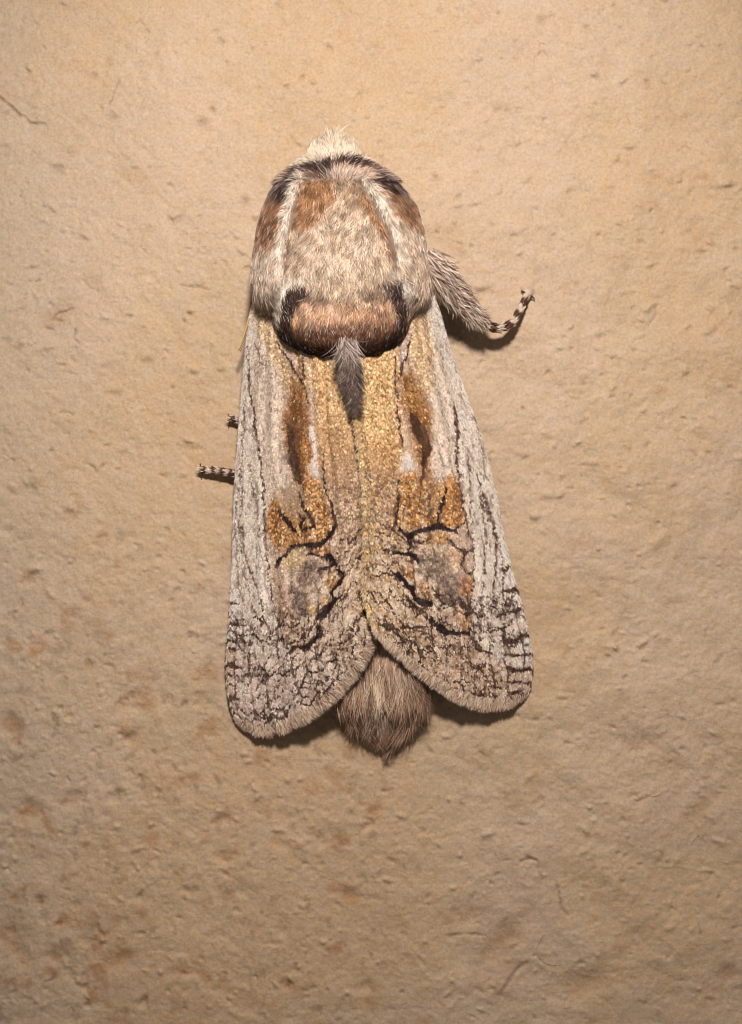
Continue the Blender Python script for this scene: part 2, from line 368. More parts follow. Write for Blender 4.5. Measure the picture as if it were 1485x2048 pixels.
def paint_wings():
    c = Canvas(GRY)
    # ---- left forewing
    c.poly([(470, 580), (540, 580), (540, 760), (545, 960), (536, 1080), (556, 1220), (575, 1320), (520, 1330), (440, 1240), (440, 900)], PALE, 1, 5, .1)
    c.poly([(530, 600), (600, 640), (600, 760), (568, 840), (575, 900), (590, 965), (560, 1010), (532, 985), (520, 900), (505, 760)], (232, 209, 184), 1, 6, .2)
    c.poly([(505, 600), (560, 620), (600, 700), (612, 770), (580, 800), (545, 720), (515, 660)], (228, 192, 148), .9, 10)
    c.stroke([(526, 690), (538, 726), (546, 780)], 9, (238, 218, 194), .8, 3)
    c.stroke([(513, 690), (520, 712), (524, 730)], 4, (110, 86, 76), .7)
    c.poly([(612, 690), (720, 690), (735, 800), (725, 900), (690, 930), (650, 930), (632, 880), (625, 800)], GOLD, 1, 24, .25)
    c.poly([(634, 860), (690, 850), (722, 900), (735, 1000), (740, 1100), (700, 1110), (672, 1010), (648, 930)], (200, 160, 116), .9, 26)
    c.poly([(640, 900), (690, 920), (700, 990), (668, 1010), (650, 960)], (182, 146, 110), .7, 18)
    c.poly([(674, 1000), (735, 1000), (748, 1250), (700, 1250), (680, 1150)], (216, 182, 146), .8, 22)
    c.stroke([(574, 704), (588, 728), (600, 752)], [8, 12, 8], (226, 196, 182), .95, 2)
    c.stroke([(556, 684), (568, 703), (586, 733), (600, 753), (609, 769), (614, 790), (621, 808)], [3, 4, 4, 5, 4, 4, 2], DRK, .9)
    c.stroke([(603, 712), (609, 735), (611, 757)], [3, 4, 4], DRK, .85)
    # brown streak
    c.poly([(590, 762), (609, 783), (618, 829), (620, 875), (614, 920), (608, 958), (596, 966), (585, 950), (575, 905), (568, 845), (580, 795)], (156, 106, 64), 1, 12)
    c.poly([(585, 800), (604, 810), (610, 850), (600, 890), (580, 885), (575, 850)], BRN, .7, 6)
    c.stroke([(580, 850), (583, 880), (588, 910), (592, 940), (600, 966)], [8, 14, 20, 18, 8], (84, 54, 38), .85, 5)
    c.blob(612, 905, 10, 45, (176, 118, 62), .6)
    c.stroke([(623, 783), (628, 820), (630, 845)], 13, (192, 166, 142), .85, 4)
    c.stroke([(621, 850), (626, 878), (631, 905), (626, 924), (634, 950)], [6, 8, 8, 9, 14], (232, 218, 206), .95, 2)
    c.stroke([(592, 700), (600, 745), (604, 790)], [6, 14, 18], (176, 128, 82), .6, 6)
    c.stroke([(604, 900), (606, 950), (618, 1000)], [20, 20, 26], (168, 116, 68), .75, 10)
    # orange lower field
    c.poly([(612, 955), (638, 962), (655, 1012), (672, 1046), (656, 1076), (630, 1088), (598, 1094), (570, 1100), (545, 1082), (536, 1050), (545, 1000), (575, 1010), (600, 985)], ORG, .95, 9, .3)
    c.poly([(545, 985), (600, 965), (612, 1010), (600, 1030), (570, 1030)], (190, 160, 128), .8, 8)
    c.blob(632, 1010, 14, 45, (204, 148, 86), .7, -.25)
    c.stroke([(600, 985), (609, 1012), (621, 1037), (634, 1056)], [3, 5, 6, 4], DRK, .9)
    c.stroke([(556, 1012), (568, 1036), (582, 1050), (598, 1068)], [4, 9, 11, 5], BLK, .95)
    c.stroke([(596, 1026), (606, 1040), (606, 1058), (630, 1052)], [4, 6, 6, 4], BLK, .85)
    c.stroke([(646, 905), (650, 955), (654, 986), (663, 1012), (672, 1044), (668, 1066)], [2, 3, 4, 5, 6, 7], DRK, .8)
    c.stroke([(670, 1056), (652, 1080), (632, 1089), (600, 1090), (577, 1102), (562, 1118), (550, 1136)], [7, 11, 12, 9, 8, 7, 5], BLK, .98)
    # cells below the bar
    c.poly([(564, 1120), (588, 1097), (618, 1102), (614, 1128), (598, 1144), (574, 1142), (560, 1136)], CRM, .9, 4)
    c.poly([(620, 1098), (656, 1090), (660, 1108), (630, 1112)], (190, 134, 74), .8, 4)
    c.stroke([(618, 1108), (648, 1112), (664, 1116), (673, 1133)], [5, 7, 7, 5], BLK, .9)
    c.stroke([(640, 1139), (659, 1134), (668, 1128)], 6, BLK, .85)
    c.poly([(607, 1125), (640, 1118), (646, 1150), (618, 1172), (598, 1160)], (120, 98, 84), .8, 7, .8)
    c.poly([(650, 1146), (676, 1148), (676, 1166), (664, 1176), (652, 1164)], ORG, .75, 4)
    c.stroke([(676, 1140), (687, 1150), (680, 1165), (665, 1181), (669, 1199)], [5, 8, 7, 7, 6], BLK, .9)
    c.stroke([(672, 1196), (660, 1212), (645, 1230), (634, 1237)], [7, 12, 13, 7], BLK, .98)
    c.stroke([(664, 1180), (700, 1200), (735, 1240)], 2.5, DRK, .5)
    c.poly([(620, 1168), (648, 1160), (662, 1190), (652, 1214), (634, 1202)], (216, 188, 160), .9, 4)
    c.blob(652, 1206, 9, 10, (190, 130, 66), .8)
    c.poly([(578, 1172), (612, 1180), (618, 1225), (600, 1245), (585, 1215)], (112, 92, 82), .8, 8, .9)
    c.stroke([(620, 1206), (632, 1234), (637, 1262)], [10, 12, 7], (222, 184, 124), .9, 3)
    c.stroke([(638, 1252), (641, 1268), (626, 1284), (611, 1295), (596, 1292), (582, 1301), (573, 1309)], [4, 7, 9, 9, 8, 9, 5], BLK, .95)
    c.stroke([(560, 1253), (580, 1253), (598, 1249)], 5, DRK, .85)
    c.poly([(545, 1150), (566, 1160), (590, 1245), (600, 1288), (572, 1295), (556, 1230)], (194, 160, 128), .75, 6)
    c.stroke([(590, 1296), (604, 1300)], 9, (192, 138, 80), .6)
    c.stroke([(557, 1177), (576, 1216), (591, 1252), (603, 1289)], 2.4, DRK, .6)
    c.stroke([(560, 1320), (575, 1326), (556, 1336), (536, 1332)], 4, DRK, .5)
    c.stroke([(704, 830), (712, 880), (719, 930), (723, 1000), (723, 1086), (721, 1170), (729, 1222), (744, 1258)], [8, 13, 14, 13, 12, 11, 10, 6], (150, 116, 86), .85, 3)  # contact shadow beside the seam, painted as a darker brown strip
    c.stroke([(708, 850), (717, 900), (725, 960), (729, 1040)], [5, 7, 7, 5], (206, 182, 152), .8, 2)
    # veins of the costal field
    V = (84, 60, 50)
    c.stroke([(494, 690), (498, 740), (501, 776), (509, 822), (515, 870), (521, 920), (526, 966), (529, 1012), (532, 1058), (532, 1101), (538, 1150), (548, 1208), (560, 1255), (571, 1298)], [1.5, 2, 3.5, 4, 4, 4, 4.5, 5, 5, 3.5, 3, 3, 2.6, 2], V, .9, 1.2)
    c.stroke([(488, 800), (489, 840), (486, 870), (484, 932), (485, 1000), (481, 1046), (484, 1100), (493, 1157), (500, 1199), (512, 1232)], [1.6, 3.4, 3.4, 2.6, 2.6, 3, 3, 2.4, 2, 2], V, .75, 1.2)
    c.stroke([(500, 930), (505, 960), (511, 1000), (517, 1046), (521, 1080)], 2.4, V, .7, 1.2)
    c.stroke([(484, 1055), (492, 1108), (510, 1162), (523, 1206), (533, 1238), (548, 1290)], 3, V, .75, 1.2)
    c.stroke([(474, 960), (473, 1020), (472, 1089), (478, 1150), (486, 1210)], 2.6, V, .6, 1.2)
    c.stroke([(516, 1090), (528, 1140), (538, 1190), (552, 1240)], 2, V, .5, 1)
    for yy_, xx_, ww in [(1206, 478, 6), (1248, 482, 8), (1282, 476, 5), (1300, 490, 4), (1333, 486, 12), (1352, 500, 4), (1396, 482, 9), (1425, 478, 5)]:
        c.stroke([(452, yy_ - 3), (466, yy_), (xx_, yy_ + 2)], [ww, ww, 2], DRK, .85)
    for cx_, cy_ in [(474, 1190), (470, 1228), (468, 1266), (478, 1312), (474, 1360), (520, 1350), (540, 1380)]:
        c.blob(cx_, cy_, 9, 13, (230, 218, 206), .7)
    for l in ([(500, 1240), (508, 1300), (512, 1377), (514, 1440)], [(545, 1290), (546, 1350), (548, 1440)], [(590, 1300), (596, 1370), (600, 1440)], [(610, 1296), (628, 1350), (650, 1400)],
              [(640, 1240), (664, 1310), (690, 1370)], [(664, 1210), (700, 1280), (722, 1330)], [(486, 1250), (488, 1330), (490, 1410)]):
        c.stroke(l, 2.4, DRK, .55, 1.2, .7)
    c.poly([(470, 1330), (560, 1310), (640, 1300), (690, 1360), (620, 1430), (520, 1470), (465, 1420)], (240, 216, 196), .85, 24, .2)
    # ---- right forewing
    c.poly([(850, 600), (880, 600), (960, 860), (1010, 1060), (1075, 1290), (1060, 1330), (985, 1320), (945, 1250), (945, 1080), (920, 980), (910, 880), (870, 780)], PALE, 1, 5, .1)
    c.poly([(840, 620), (880, 700), (912, 830), (920, 980), (900, 975), (870, 960), (860, 900), (862, 830), (845, 760)], (236, 213, 188), 1, 6, .2)
    c.poly([(812, 690), (840, 600), (866, 690), (862, 790), (846, 790), (828, 745)], (230, 194, 148), .9, 10)
    c.poly([(715, 690), (795, 700), (795, 800), (803, 880), (790, 960), (745, 960), (725, 880), (715, 800)], (232, 188, 132), 1, 24, .25)
    c.poly([(738, 880), (800, 880), (800, 960), (790, 1060), (790, 1140), (745, 1140), (735, 1000)], (198, 154, 104), .9, 26)
    c.poly([(760, 960), (795, 930), (795, 1060), (770, 1100), (755, 1040)], (182, 144, 106), .7, 18)
    c.poly([(750, 1040), (810, 1070), (800, 1160), (830, 1260), (780, 1290), (745, 1200)], (214, 178, 136), .85, 22)
    c.poly([(790, 1270), (860, 1270), (960, 1310), (1010, 1400), (930, 1400), (850, 1350)], (206, 172, 138), .8, 20, .2)
    c.stroke([(724, 900), (733, 996), (735, 1086), (734, 1170), (742, 1225), (756, 1262)], [12, 15, 16, 18, 18, 14], (238, 196, 134), .9, 4)
    c.poly([(802, 750), (822, 745), (845, 788), (860, 824), (862, 862), (859, 900), (852, 928), (838, 925), (826, 886), (818, 846), (806, 805)], (164, 114, 66), 1, 12)
    c.poly([(808, 755), (824, 760), (840, 800), (835, 830), (815, 815)], (186, 136, 80), .7, 6)
    c.stroke([(822, 826), (832, 850), (846, 880), (852, 900), (845, 925)], [10, 22, 22, 20, 12], (82, 54, 38), .85, 5)
    c.stroke([(846, 905), (843, 950), (840, 990), (838, 1030)], [8, 6, 5, 5], DRK, .8)
    c.poly([(803, 905), (822, 912), (828, 935), (808, 950), (800, 930)], (236, 222, 206), .95, 4)
    c.stroke([(812, 870), (820, 900)], 10, (206, 182, 160), .7, 4)
    c.stroke([(842, 880), (846, 930), (856, 970), (850, 1010)], [18, 20, 26, 22], (172, 120, 70), .75, 7)
    c.poly([(802, 948), (832, 946), (866, 976), (904, 950), (920, 975), (928, 1020), (915, 1050), (870, 1052), (823, 1060), (800, 1056), (792, 1038), (800, 985)], (202, 144, 84), .95, 9, .3)
    c.poly([(852, 955), (880, 962), (880, 1000), (866, 1030), (848, 1030)], (194, 156, 116), .6, 6)
    c.stroke([(896, 972), (886, 1000), (879, 1022), (873, 1050)], [5, 6, 7, 5], BLK, .85)
    c.stroke([(862, 990), (858, 1030)], 3, DRK, .6)
    c.stroke([(790, 713), (790, 757), (796, 795), (796, 833), (801, 874), (804, 897)], [3, 4, 4, 4, 5, 2], DRK, .85)
    c.stroke([(797, 960), (796, 1000), (792, 1030), (786, 1058)], [3, 5, 5, 7], DRK, .8)
    c.stroke([(812, 668), (806, 700), (799, 735)], [9, 11, 8], (214, 188, 174), .95, 2)
    c.stroke([(824, 672), (815, 700), (803, 742), (796, 760)], [3, 4, 5, 4], DRK, .85)
    c.stroke([(800, 1060), (818, 1070), (843, 1060), (874, 1052), (900, 1058), (914, 1064)], [7, 11, 12, 11, 8, 4], BLK, .98)
    c.stroke([(914, 1058), (925, 1046), (932, 1034)], 4, DRK, .9)
    c.stroke([(823, 1080), (840, 1084), (856, 1080)], 7, DRK, .8)
    c.poly([(850, 1068), (894, 1066), (898, 1084), (870, 1092), (850, 1090)], (206, 152, 92), .85, 4)
    c.poly([(854, 1088), (892, 1086), (890, 1108), (860, 1112)], (216, 192, 160), .8, 5)
    c.stroke([(816, 1072), (819, 1092), (816, 1106)], 5, BLK, .85)
    c.stroke([(786, 1108), (804, 1106), (822, 1108), (837, 1124)], [4, 7, 9, 7], BLK, .9)
    c.poly([(804, 1118), (820, 1120), (830, 1160), (812, 1152)], (194, 140, 84), .85, 4)
    c.poly([(838, 1110), (890, 1112), (894, 1150), (860, 1160), (836, 1140)], (122, 104, 84), .8, 7, .8)
    c.poly([(890, 1100), (920, 1100), (926, 1136), (895, 1138)], (218, 182, 140), .85, 5)
    c.stroke([(749, 1150), (770, 1147), (790, 1150)], 5, DRK, .8)
    c.stroke([(790, 1144), (808, 1161), (824, 1180), (836, 1200), (862, 1208)], [7, 11, 9, 13, 12], BLK, .98)
    c.poly([(832, 1160), (860, 1164), (864, 1198), (840, 1192)], (198, 150, 104), .85, 4)
    c.stroke([(846, 1162), (860, 1166), (872, 1190), (868, 1220)], 10, (220, 190, 150), .6, 4)
    c.poly([(872, 1150), (915, 1150), (920, 1200), (890, 1215), (875, 1190)], (122, 102, 86), .8, 7, .9)
    c.poly([(920, 1152), (945, 1156), (944, 1194), (922, 1188)], (200, 142, 98), .85, 4)
    c.stroke([(898, 1080), (912, 1094), (924, 1102), (946, 1098)], 4.5, DRK, .85)
    c.stroke([(929, 1105), (924, 1129), (932, 1145), (943, 1148)], 4, DRK, .85)
    c.stroke([(918, 1196), (930, 1210), (942, 1214)], 6, DRK, .8)
    c.poly([(912, 1214), (942, 1216), (938, 1258), (910, 1254)], (196, 146, 104), .85, 4)
    c.poly([(875, 1215), (905, 1218), (905, 1252), (880, 1248)], (190, 160, 134), .7, 6, .7)
    c.stroke([(863, 1236), (876, 1254), (897, 1265), (920, 1266), (938, 1264)], [7, 11, 12, 10, 8], BLK, .98)
    c.stroke([(937, 1268), (950, 1286), (956, 1300), (985, 1308)], 4, DRK, .85)
    c.stroke([(772, 1256), (800, 1257), (827, 1254), (858, 1253)], 4.5, DRK, .75)
    c.poly([(822, 1214), (856, 1216), (862, 1240), (828, 1246)], (186, 142, 104), .6, 6)
    c.stroke([(910, 800), (910, 818), (915, 874), (915, 926), (920, 974), (928, 1020), (935, 1050), (945, 1090), (946, 1161), (944, 1202), (937, 1262)], [2, 4, 5, 4.5, 4.5, 5, 3.5, 3, 3, 3, 2.5], V, .92, 1.2)
    c.stroke([(934, 900), (938, 941), (942, 1000), (944, 1064), (950, 1110)], [2, 2.6, 2.6, 2.4, 2], V, .7, 1.2)
    c.stroke([(955, 950), (962, 990), (971, 1056), (970, 1121), (967, 1161), (963, 1229), (956, 1304)], 3, V, .8, 1.2)
    c.stroke([(905, 700), (935, 790), (960, 880), (975, 960)], 2.5, V, .55, 1.2)
    c.stroke([(966, 985), (973, 1010), (985, 1050), (994, 1080), (991, 1134), (988, 1202), (985, 1242), (983, 1309)], [4, 6, 7, 5, 3, 3, 3, 3], V, .85, 1.3)
    c.stroke([(990, 1060), (1003, 1107), (1008, 1170), (1010, 1229), (1008, 1282), (1011, 1336), (1021, 1409)], [4, 3, 3, 3, 4, 4, 5], V, .8, 1.2)
    for cx_, cy_, ry_ in [(1020, 1156, 18), (1010, 1110, 12), (1031, 1199, 15), (1034, 1242, 16), (1051, 1288, 12), (1040, 1330, 12)]:
        c.blob(cx_, cy_, 9, ry_, (240, 230, 220), .85, -.2)
    for a_, b_, ww in [((1004, 1140), (1020, 1130), 5), ((1012, 1182), (1032, 1178), 8), ((1018, 1224), (1040, 1218), 6), ((1012, 1284), (1056, 1268), 11), ((1010, 1310), (1064, 1306), 4), ((1012, 1338), (1066, 1336), 8), ((1014, 1364), (1064, 1362), 5), ((1018, 1384), (1060, 1384), 4)]:
        c.stroke([a_, ((a_[0] + b_[0]) / 2, (a_[1] + b_[1]) / 2 + 3), b_], ww, DRK, .8)
    for l in ([(816, 1188), (808, 1255), (797, 1312)], [(862, 1240), (852, 1300), (844, 1352)], [(910, 1215), (899, 1296), (888, 1360)], [(938, 1270), (935, 1340), (925, 1400)], [(960, 1300), (968, 1360), (972, 1416)], [(782, 1170), (772, 1230), (768, 1280)], [(830, 1260), (822, 1330)]):
        c.stroke(l, 2.6, DRK, .6, 1.2, .7)
    return c

def paint_thorax():
    c = Canvas((214, 184, 158))
    W = (250, 230, 204); DK = (60, 41, 36)
    c.poly([(500, 430), (560, 400), (575, 470), (560, 560), (540, 600), (490, 600)], (226, 200, 174), .9, 10)
    c.poly([(800, 430), (850, 420), (880, 560), (850, 610), (815, 560), (800, 490)], (224, 196, 168), .9, 10)
    # middle disc
    c.poly([(600, 380), (740, 380), (790, 480), (800, 560), (740, 600), (620, 600), (560, 560), (575, 470)], (202, 176, 148), 1, 12, .3)
    c.blob(680, 520, 84, 62, (226, 202, 174), .75)
    c.poly([(603, 362), (640, 356), (664, 372), (668, 400), (645, 434), (606, 464), (584, 452), (590, 406)], (158, 112, 72), .9, 9)
    c.poly([(664, 360), (720, 360), (750, 400), (730, 420), (690, 400)], (178, 148, 118), .8, 9)
    c.stroke([(570, 475), (576, 497), (572, 530), (580, 552)], [8, 16, 12, 6], (136, 104, 82), .75, 5)
    c.stroke([(722, 396), (742, 424), (764, 460), (782, 500), (790, 535)], [8, 16, 18, 16, 8], (164, 118, 78), .9, 4)
    for (a, b) in [(700, 470), (660, 455), (690, 435), (730, 480), (640, 545), (722, 540), (668, 492), (752, 520), (608, 520), (700, 405), (680, 560), (740, 560), (620, 480), (640, 500), (706, 515), (600, 555)]:
        c.blob(a, b, 7, 12, (136, 104, 74), .5, random.uniform(-.6, .6), .8)
    c.stroke([(655, 440), (668, 480), (690, 510)], 5, (150, 110, 66), .5, 3)
    # collar
    c.poly([(540, 385), (590, 345), (625, 332), (600, 372), (570, 400), (545, 420)], (158, 140, 130), .9, 7)
    c.poly([(730, 335), (775, 352), (815, 385), (800, 395), (755, 365)], (128, 108, 104), .9, 7)
    c.stroke([(586, 352), (620, 336), (655, 330), (700, 326), (738, 332)], [12, 20, 26, 22, 12], DK, .95, 4)
    c.blob(650, 348, 22, 14, DK, .95)
    # shoulders
    c.poly([(540, 400), (580, 385), (572, 440), (555, 485), (520, 500), (515, 450)], (142, 100, 72), .9, 11)
    c.blob(570, 390, 22, 17, DK, .95, -.5)
    c.poly([(758, 368), (800, 390), (832, 420), (842, 460), (812, 450), (785, 420)], (144, 102, 70), .9, 11)
    c.stroke([(748, 362), (770, 374), (796, 388)], [12, 20, 12], DK, .9, 5)
    # white lines
    c.stroke([(603, 358), (590, 378), (579, 412), (569, 450), (561, 490), (559, 540)], [10, 15, 16, 17, 15, 10], W, .95, 3)
    c.stroke([(728, 362), (740, 380), (762, 413), (785, 454), (798, 490), (802, 530)], [8, 13, 14, 15, 14, 10], W, .95, 3)
    c.stroke([(612, 362), (650, 362), (672, 352), (720, 356)], 6, (220, 204, 190), .7, 3)
    c.stroke([(505, 445), (500, 520), (500, 590)], 8, (224, 212, 200), .7, 3)
    c.stroke([(838, 418), (852, 460), (858, 520)], 6, (226, 212, 198), .6, 3)
    # crest at the back
    c.poly([(560, 600), (810, 590), (820, 660), (800, 715), (570, 715), (552, 660)], (176, 136, 102), 1, 20)
    c.poly([(570, 560), (800, 556), (790, 610), (690, 625), (590, 610)], (206, 180, 150), .9, 22)
    c.blob(630, 606, 40, 20, (122, 98, 82), .8, .1, .8); c.blob(752, 594, 26, 20, (128, 104, 86), .8, 0, .8); c.blob(690, 612, 22, 14, (150, 122, 100), .6, 0, .8)
    c.poly([(600, 610), (790, 606), (798, 640), (690, 650), (600, 645)], (200, 156, 120), .8, 18)
    c.poly([(585, 655), (690, 650), (800, 645), (800, 700), (690, 706), (600, 712)], (118, 80, 58), .9, 16)
    c.poly([(590, 684), (660, 690), (790, 680), (780, 730), (600, 735)], (72, 46, 38), .95, 8)
    c.stroke([(618, 590), (596, 592), (578, 610), (569, 640), (571, 668), (586, 692), (616, 708)], [14, 34, 36, 32, 30, 28, 22], DK, .97, 4)
    c.stroke([(770, 576), (788, 580), (799, 603), (803, 639), (796, 670), (774, 688)], [14, 30, 30, 26, 24, 20], DK, .97, 4)
    c.stroke([(604, 562), (576, 568), (557, 592), (551, 622), (552, 652)], [14, 20, 20, 18, 12], W, .98, 2.5)
    c.stroke([(786, 546), (804, 564), (820, 590), (824, 620)], [14, 20, 18, 12], W, .98, 2.5)
    for k in range(26):
        c.blob(random.uniform(590, 795), random.uniform(604, 672), random.uniform(4, 9), random.uniform(5, 12), random.choice([(224, 190, 160), (120, 84, 64), (206, 168, 136)]), .6, random.uniform(-.8, .8), .8)
    # head
    c.poly([(590, 236), (740, 236), (745, 318), (690, 318), (600, 330)], (244, 224, 194), 1, 3)
    c.poly([(600, 236), (740, 236), (735, 275), (600, 285)], (226, 204, 178), .6, 8)
    return c

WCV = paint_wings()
TCV = paint_thorax()

# ------------------------------------------------------------------ hair and scale builders
def unit(v): return v / (np.linalg.norm(v, axis=-1, keepdims=True) + 1e-12)

def strands(name, root, nrm, flow, length, width, cols, parent, lift=.25, jit=.25, droop=.35, K=4, tipc=1.15, mat=None, curl=0.0, metal=0.0):
    """tapered flat hairs: root (N,3) m, length/width in plan units, cols (N,3) albedo"""
    n = len(root)
    flow = unit(flow - (flow * nrm).sum(-1, keepdims=True) * nrm)
    side0 = unit(np.cross(flow, nrm))
    j = rng.normal(0, jit, n)[:, None]
    d = unit(flow + side0 * j)
    side = unit(np.cross(d, nrm))
    lf = (lift * (0.5 + rng.random(n)))[:, None]
    L = (np.broadcast_to(length, n) * U)[:, None]; Wd = (np.broadcast_to(width, n) * U)[:, None]
    a = rng.normal(0, .55, n)[:, None]
    wdir = side * np.cos(a) + nrm * np.sin(a)
    cv = rng.normal(0, .12 + curl, n)[:, None]
    V = []; Cc = []
    for k in range(K + 1):
        t = k / K
        p = root + d * L * t + nrm * L * (lf * t - droop * lf * t * t * 1.6) + side * L * cv * t * t
        w = Wd * (1 - t) ** .7 * (1.0 if k else .8) * .5
        cc = np.clip(cols * (.86 + (tipc - .86) * t), 0, .9)
        if k < K: V += [p - wdir * w, p + wdir * w]; Cc += [cc, cc]
        else: V += [p]; Cc += [cc]
    V = np.stack(V, 1); Cc = np.stack(Cc, 1); m = V.shape[1]
    b = (np.arange(n) * m)[:, None]
    q = np.concatenate([b + np.array([[2 * k, 2 * k + 1, 2 * k + 3, 2 * k + 2]]) for k in range(K - 1)])
    t3 = b + np.array([[2 * K - 2, 2 * K - 1, 2 * K]])
    C4 = np.c_[Cc.reshape(-1, 3), np.full(n * m, metal)]
    return mesh_obj(name, V.reshape(-1, 3), [q, t3], mat or M_fur, parent, C4, True, kind="stuff")

def tube(pts, rad, ns=10, cap=True):
    """tapered round tube through plan points (px,py,h) with plan radii; returns verts, faces"""
    p = P(np.array(pts)[:, 0], np.array(pts)[:, 1], np.array(pts)[:, 2]); r = np.asarray(rad, float) * U
    tg = unit(np.gradient(p, axis=0)); ref = np.array([0, -1.0, 0.02])
    s = unit(np.cross(tg, ref)); u = np.cross(s, tg)
    th = np.linspace(0, 2 * math.pi, ns, endpoint=False)
    V = (p[:, None] + r[:, None, None] * (np.cos(th)[None, :, None] * s[:, None] + np.sin(th)[None, :, None] * u[:, None])).reshape(-1, 3)
    m = len(p); F = []
    for i in range(m - 1):
        for k in range(ns):
            F.append((i * ns + k, i * ns + (k + 1) % ns, (i + 1) * ns + (k + 1) % ns, (i + 1) * ns + k))
    T = []
    if cap:
        V = np.vstack([V, p[0] - tg[0] * r[0] * .6, p[-1] + tg[-1] * r[-1] * .6])
        for k in range(ns):
            T.append((m * ns, (k + 1) % ns, k)); T.append((m * ns + 1, (m - 1) * ns + k, (m - 1) * ns + (k + 1) % ns))
    return V, [np.array(F), np.array(T)] if cap else [np.array(F)]

# ------------------------------------------------------------------ the moth
moth = bpy.data.objects.new("moth", None)
moth.empty_display_size = 0.01
COL.objects.link(moth)
moth["label"] = "large furry grey, gold and brown moth resting head up on the beige wall"
moth["category"] = "moth"

# body: one continuous surface, head - thorax - abdomen; rings (y, centre x, half width, top, bottom)
RINGS = np.array([
    (276, 667, 16, 92, 66), (281, 667, 34, 106, 52), (290, 668, 46, 120, 44), (304, 669, 53, 138, 34), (322, 670, 60, 152, 28), (336, 671, 78, 174, 20), (352, 673, 104, 196, 14),
    (375, 676, 128, 216, 10), (410, 680, 150, 226, 8), (450, 681, 163, 236, 8), (500, 681, 171, 242, 8), (545, 683, 176, 244, 8), (580, 684, 174, 244, 8),
    (600, 684, 163, 243, 8), (618, 685, 148, 242, 8), (645, 685, 137, 240, 8), (670, 686, 128, 235, 8), (688, 688, 116, 227, 8), (702, 690, 98, 214, 8),
    (714, 692, 84, 192, 8), (735, 695, 86, 156, 8), (800, 704, 90, 142, 8), (900, 716, 94, 128, 8), (1000, 727, 96, 118, 8), (1100, 738, 96, 110, 8),
    (1200, 748, 96, 104, 8), (1290, 757, 95, 98, 7), (1370, 764, 86, 86, 6), (1415, 766, 64, 66, 5), (1455, 769, 37, 42, 4), (1478, 772, 19, 25, 4), (1489, 774, 10, 17, 4), (1496, 775, 6, 13, 6)], float)
_ry = np.arange(RINGS[0, 0], RINGS[-1, 0] + 1, 2.0)
_rk = np.hanning(19); _rk /= _rk.sum()
_rs = [np.convolve(np.pad(np.interp(_ry, RINGS[:, 0], RINGS[:, k]), 9, mode='edge'), _rk, mode='valid') for k in range(1, 5)]
def ring(y):
    return [np.interp(y, _ry, a) for a in _rs]
def body_pt(y, th):
    cx, hw, tp, bt = ring(y)
    hc = (tp + bt) / 2; hh = (tp - bt) / 2
    # slightly squared cross-section: broad back, flat belly
    c = np.cos(th); s = np.sin(th)
    X = cx + hw * np.sign(c) * np.abs(c) ** .86; Hh = hc + hh * np.sign(s) * np.abs(s) ** .9
    up = np.clip(s, 0, 1) * smooth(335, 380, y) * smooth(720, 700, y)
    # shoulder flaps stand proud of the back; a groove parts the back from the rear crest
    lx = np.interp(y, [350, 412, 470, 540, 590, 650], [606, 579, 565, 559, 555, 550]); rx = np.interp(y, [350, 412, 470, 540, 590, 650], [728, 762, 790, 804, 816, 826])
    dl = lx - X; dr = X - rx; dd = np.maximum(dl, dr)
    Hh = Hh + up * smooth(610, 560, y) * (15 * smooth(-9, 7, dd) * smooth(70, 20, dd) - 7 * np.exp(-((dd + 12) / 9) ** 2))
    inn = smooth(0, 25, -dd)
    Hh = Hh + up * inn * (-2 * np.exp(-((y - 604 + .0012 * (X - 688) ** 2) / 13) ** 2) + 6 * np.exp(-((y - 655) / 26) ** 2) - 6 * np.exp(-((X - 690) / 20) ** 2) * smooth(520, 400, y))
    return X, y, Hh
def body_world(y, th):
    a = body_pt(y, th); return P(a[0], a[1], a[2])
ys = np.interp(np.linspace(0, 1, 140), np.linspace(0, 1, len(RINGS)), RINGS[:, 0])
ths = np.linspace(0, 2 * math.pi, 48, endpoint=False)
YY, TT = np.meshgrid(ys, ths, indexing='ij')
bv = body_world(YY.ravel(), TT.ravel())
ii = np.arange(140 * 48).reshape(140, 48)
bf = np.stack([ii[:-1], ii[1:], np.roll(ii[1:], -1, 1), np.roll(ii[:-1], -1, 1)], -1).reshape(-1, 4)
bv = np.vstack([bv, body_world(np.array([276.0]), np.array([0.0])) * 0 + P([667], [274], [80]), P([776], [1498], [9])])
cap1 = np.stack([np.full(48, 140 * 48), ii[0], np.roll(ii[0], -1)], -1); cap2 = np.stack([np.full(48, 140 * 48 + 1), np.roll(ii[-1], -1), ii[-1]], -1)
bpx = body_pt(YY.ravel(), TT.ravel())
bc = albedo(TCV.at(bpx[0], np.full(len(YY.ravel()), 0) + YY.ravel())) * .38  # skin darkened to put shade into the gaps between hairs
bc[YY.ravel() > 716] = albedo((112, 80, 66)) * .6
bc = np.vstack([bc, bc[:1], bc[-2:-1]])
body = mesh_obj("body", bv, [bf, np.vstack([cap1, cap2])], M_skin, moth, bc)

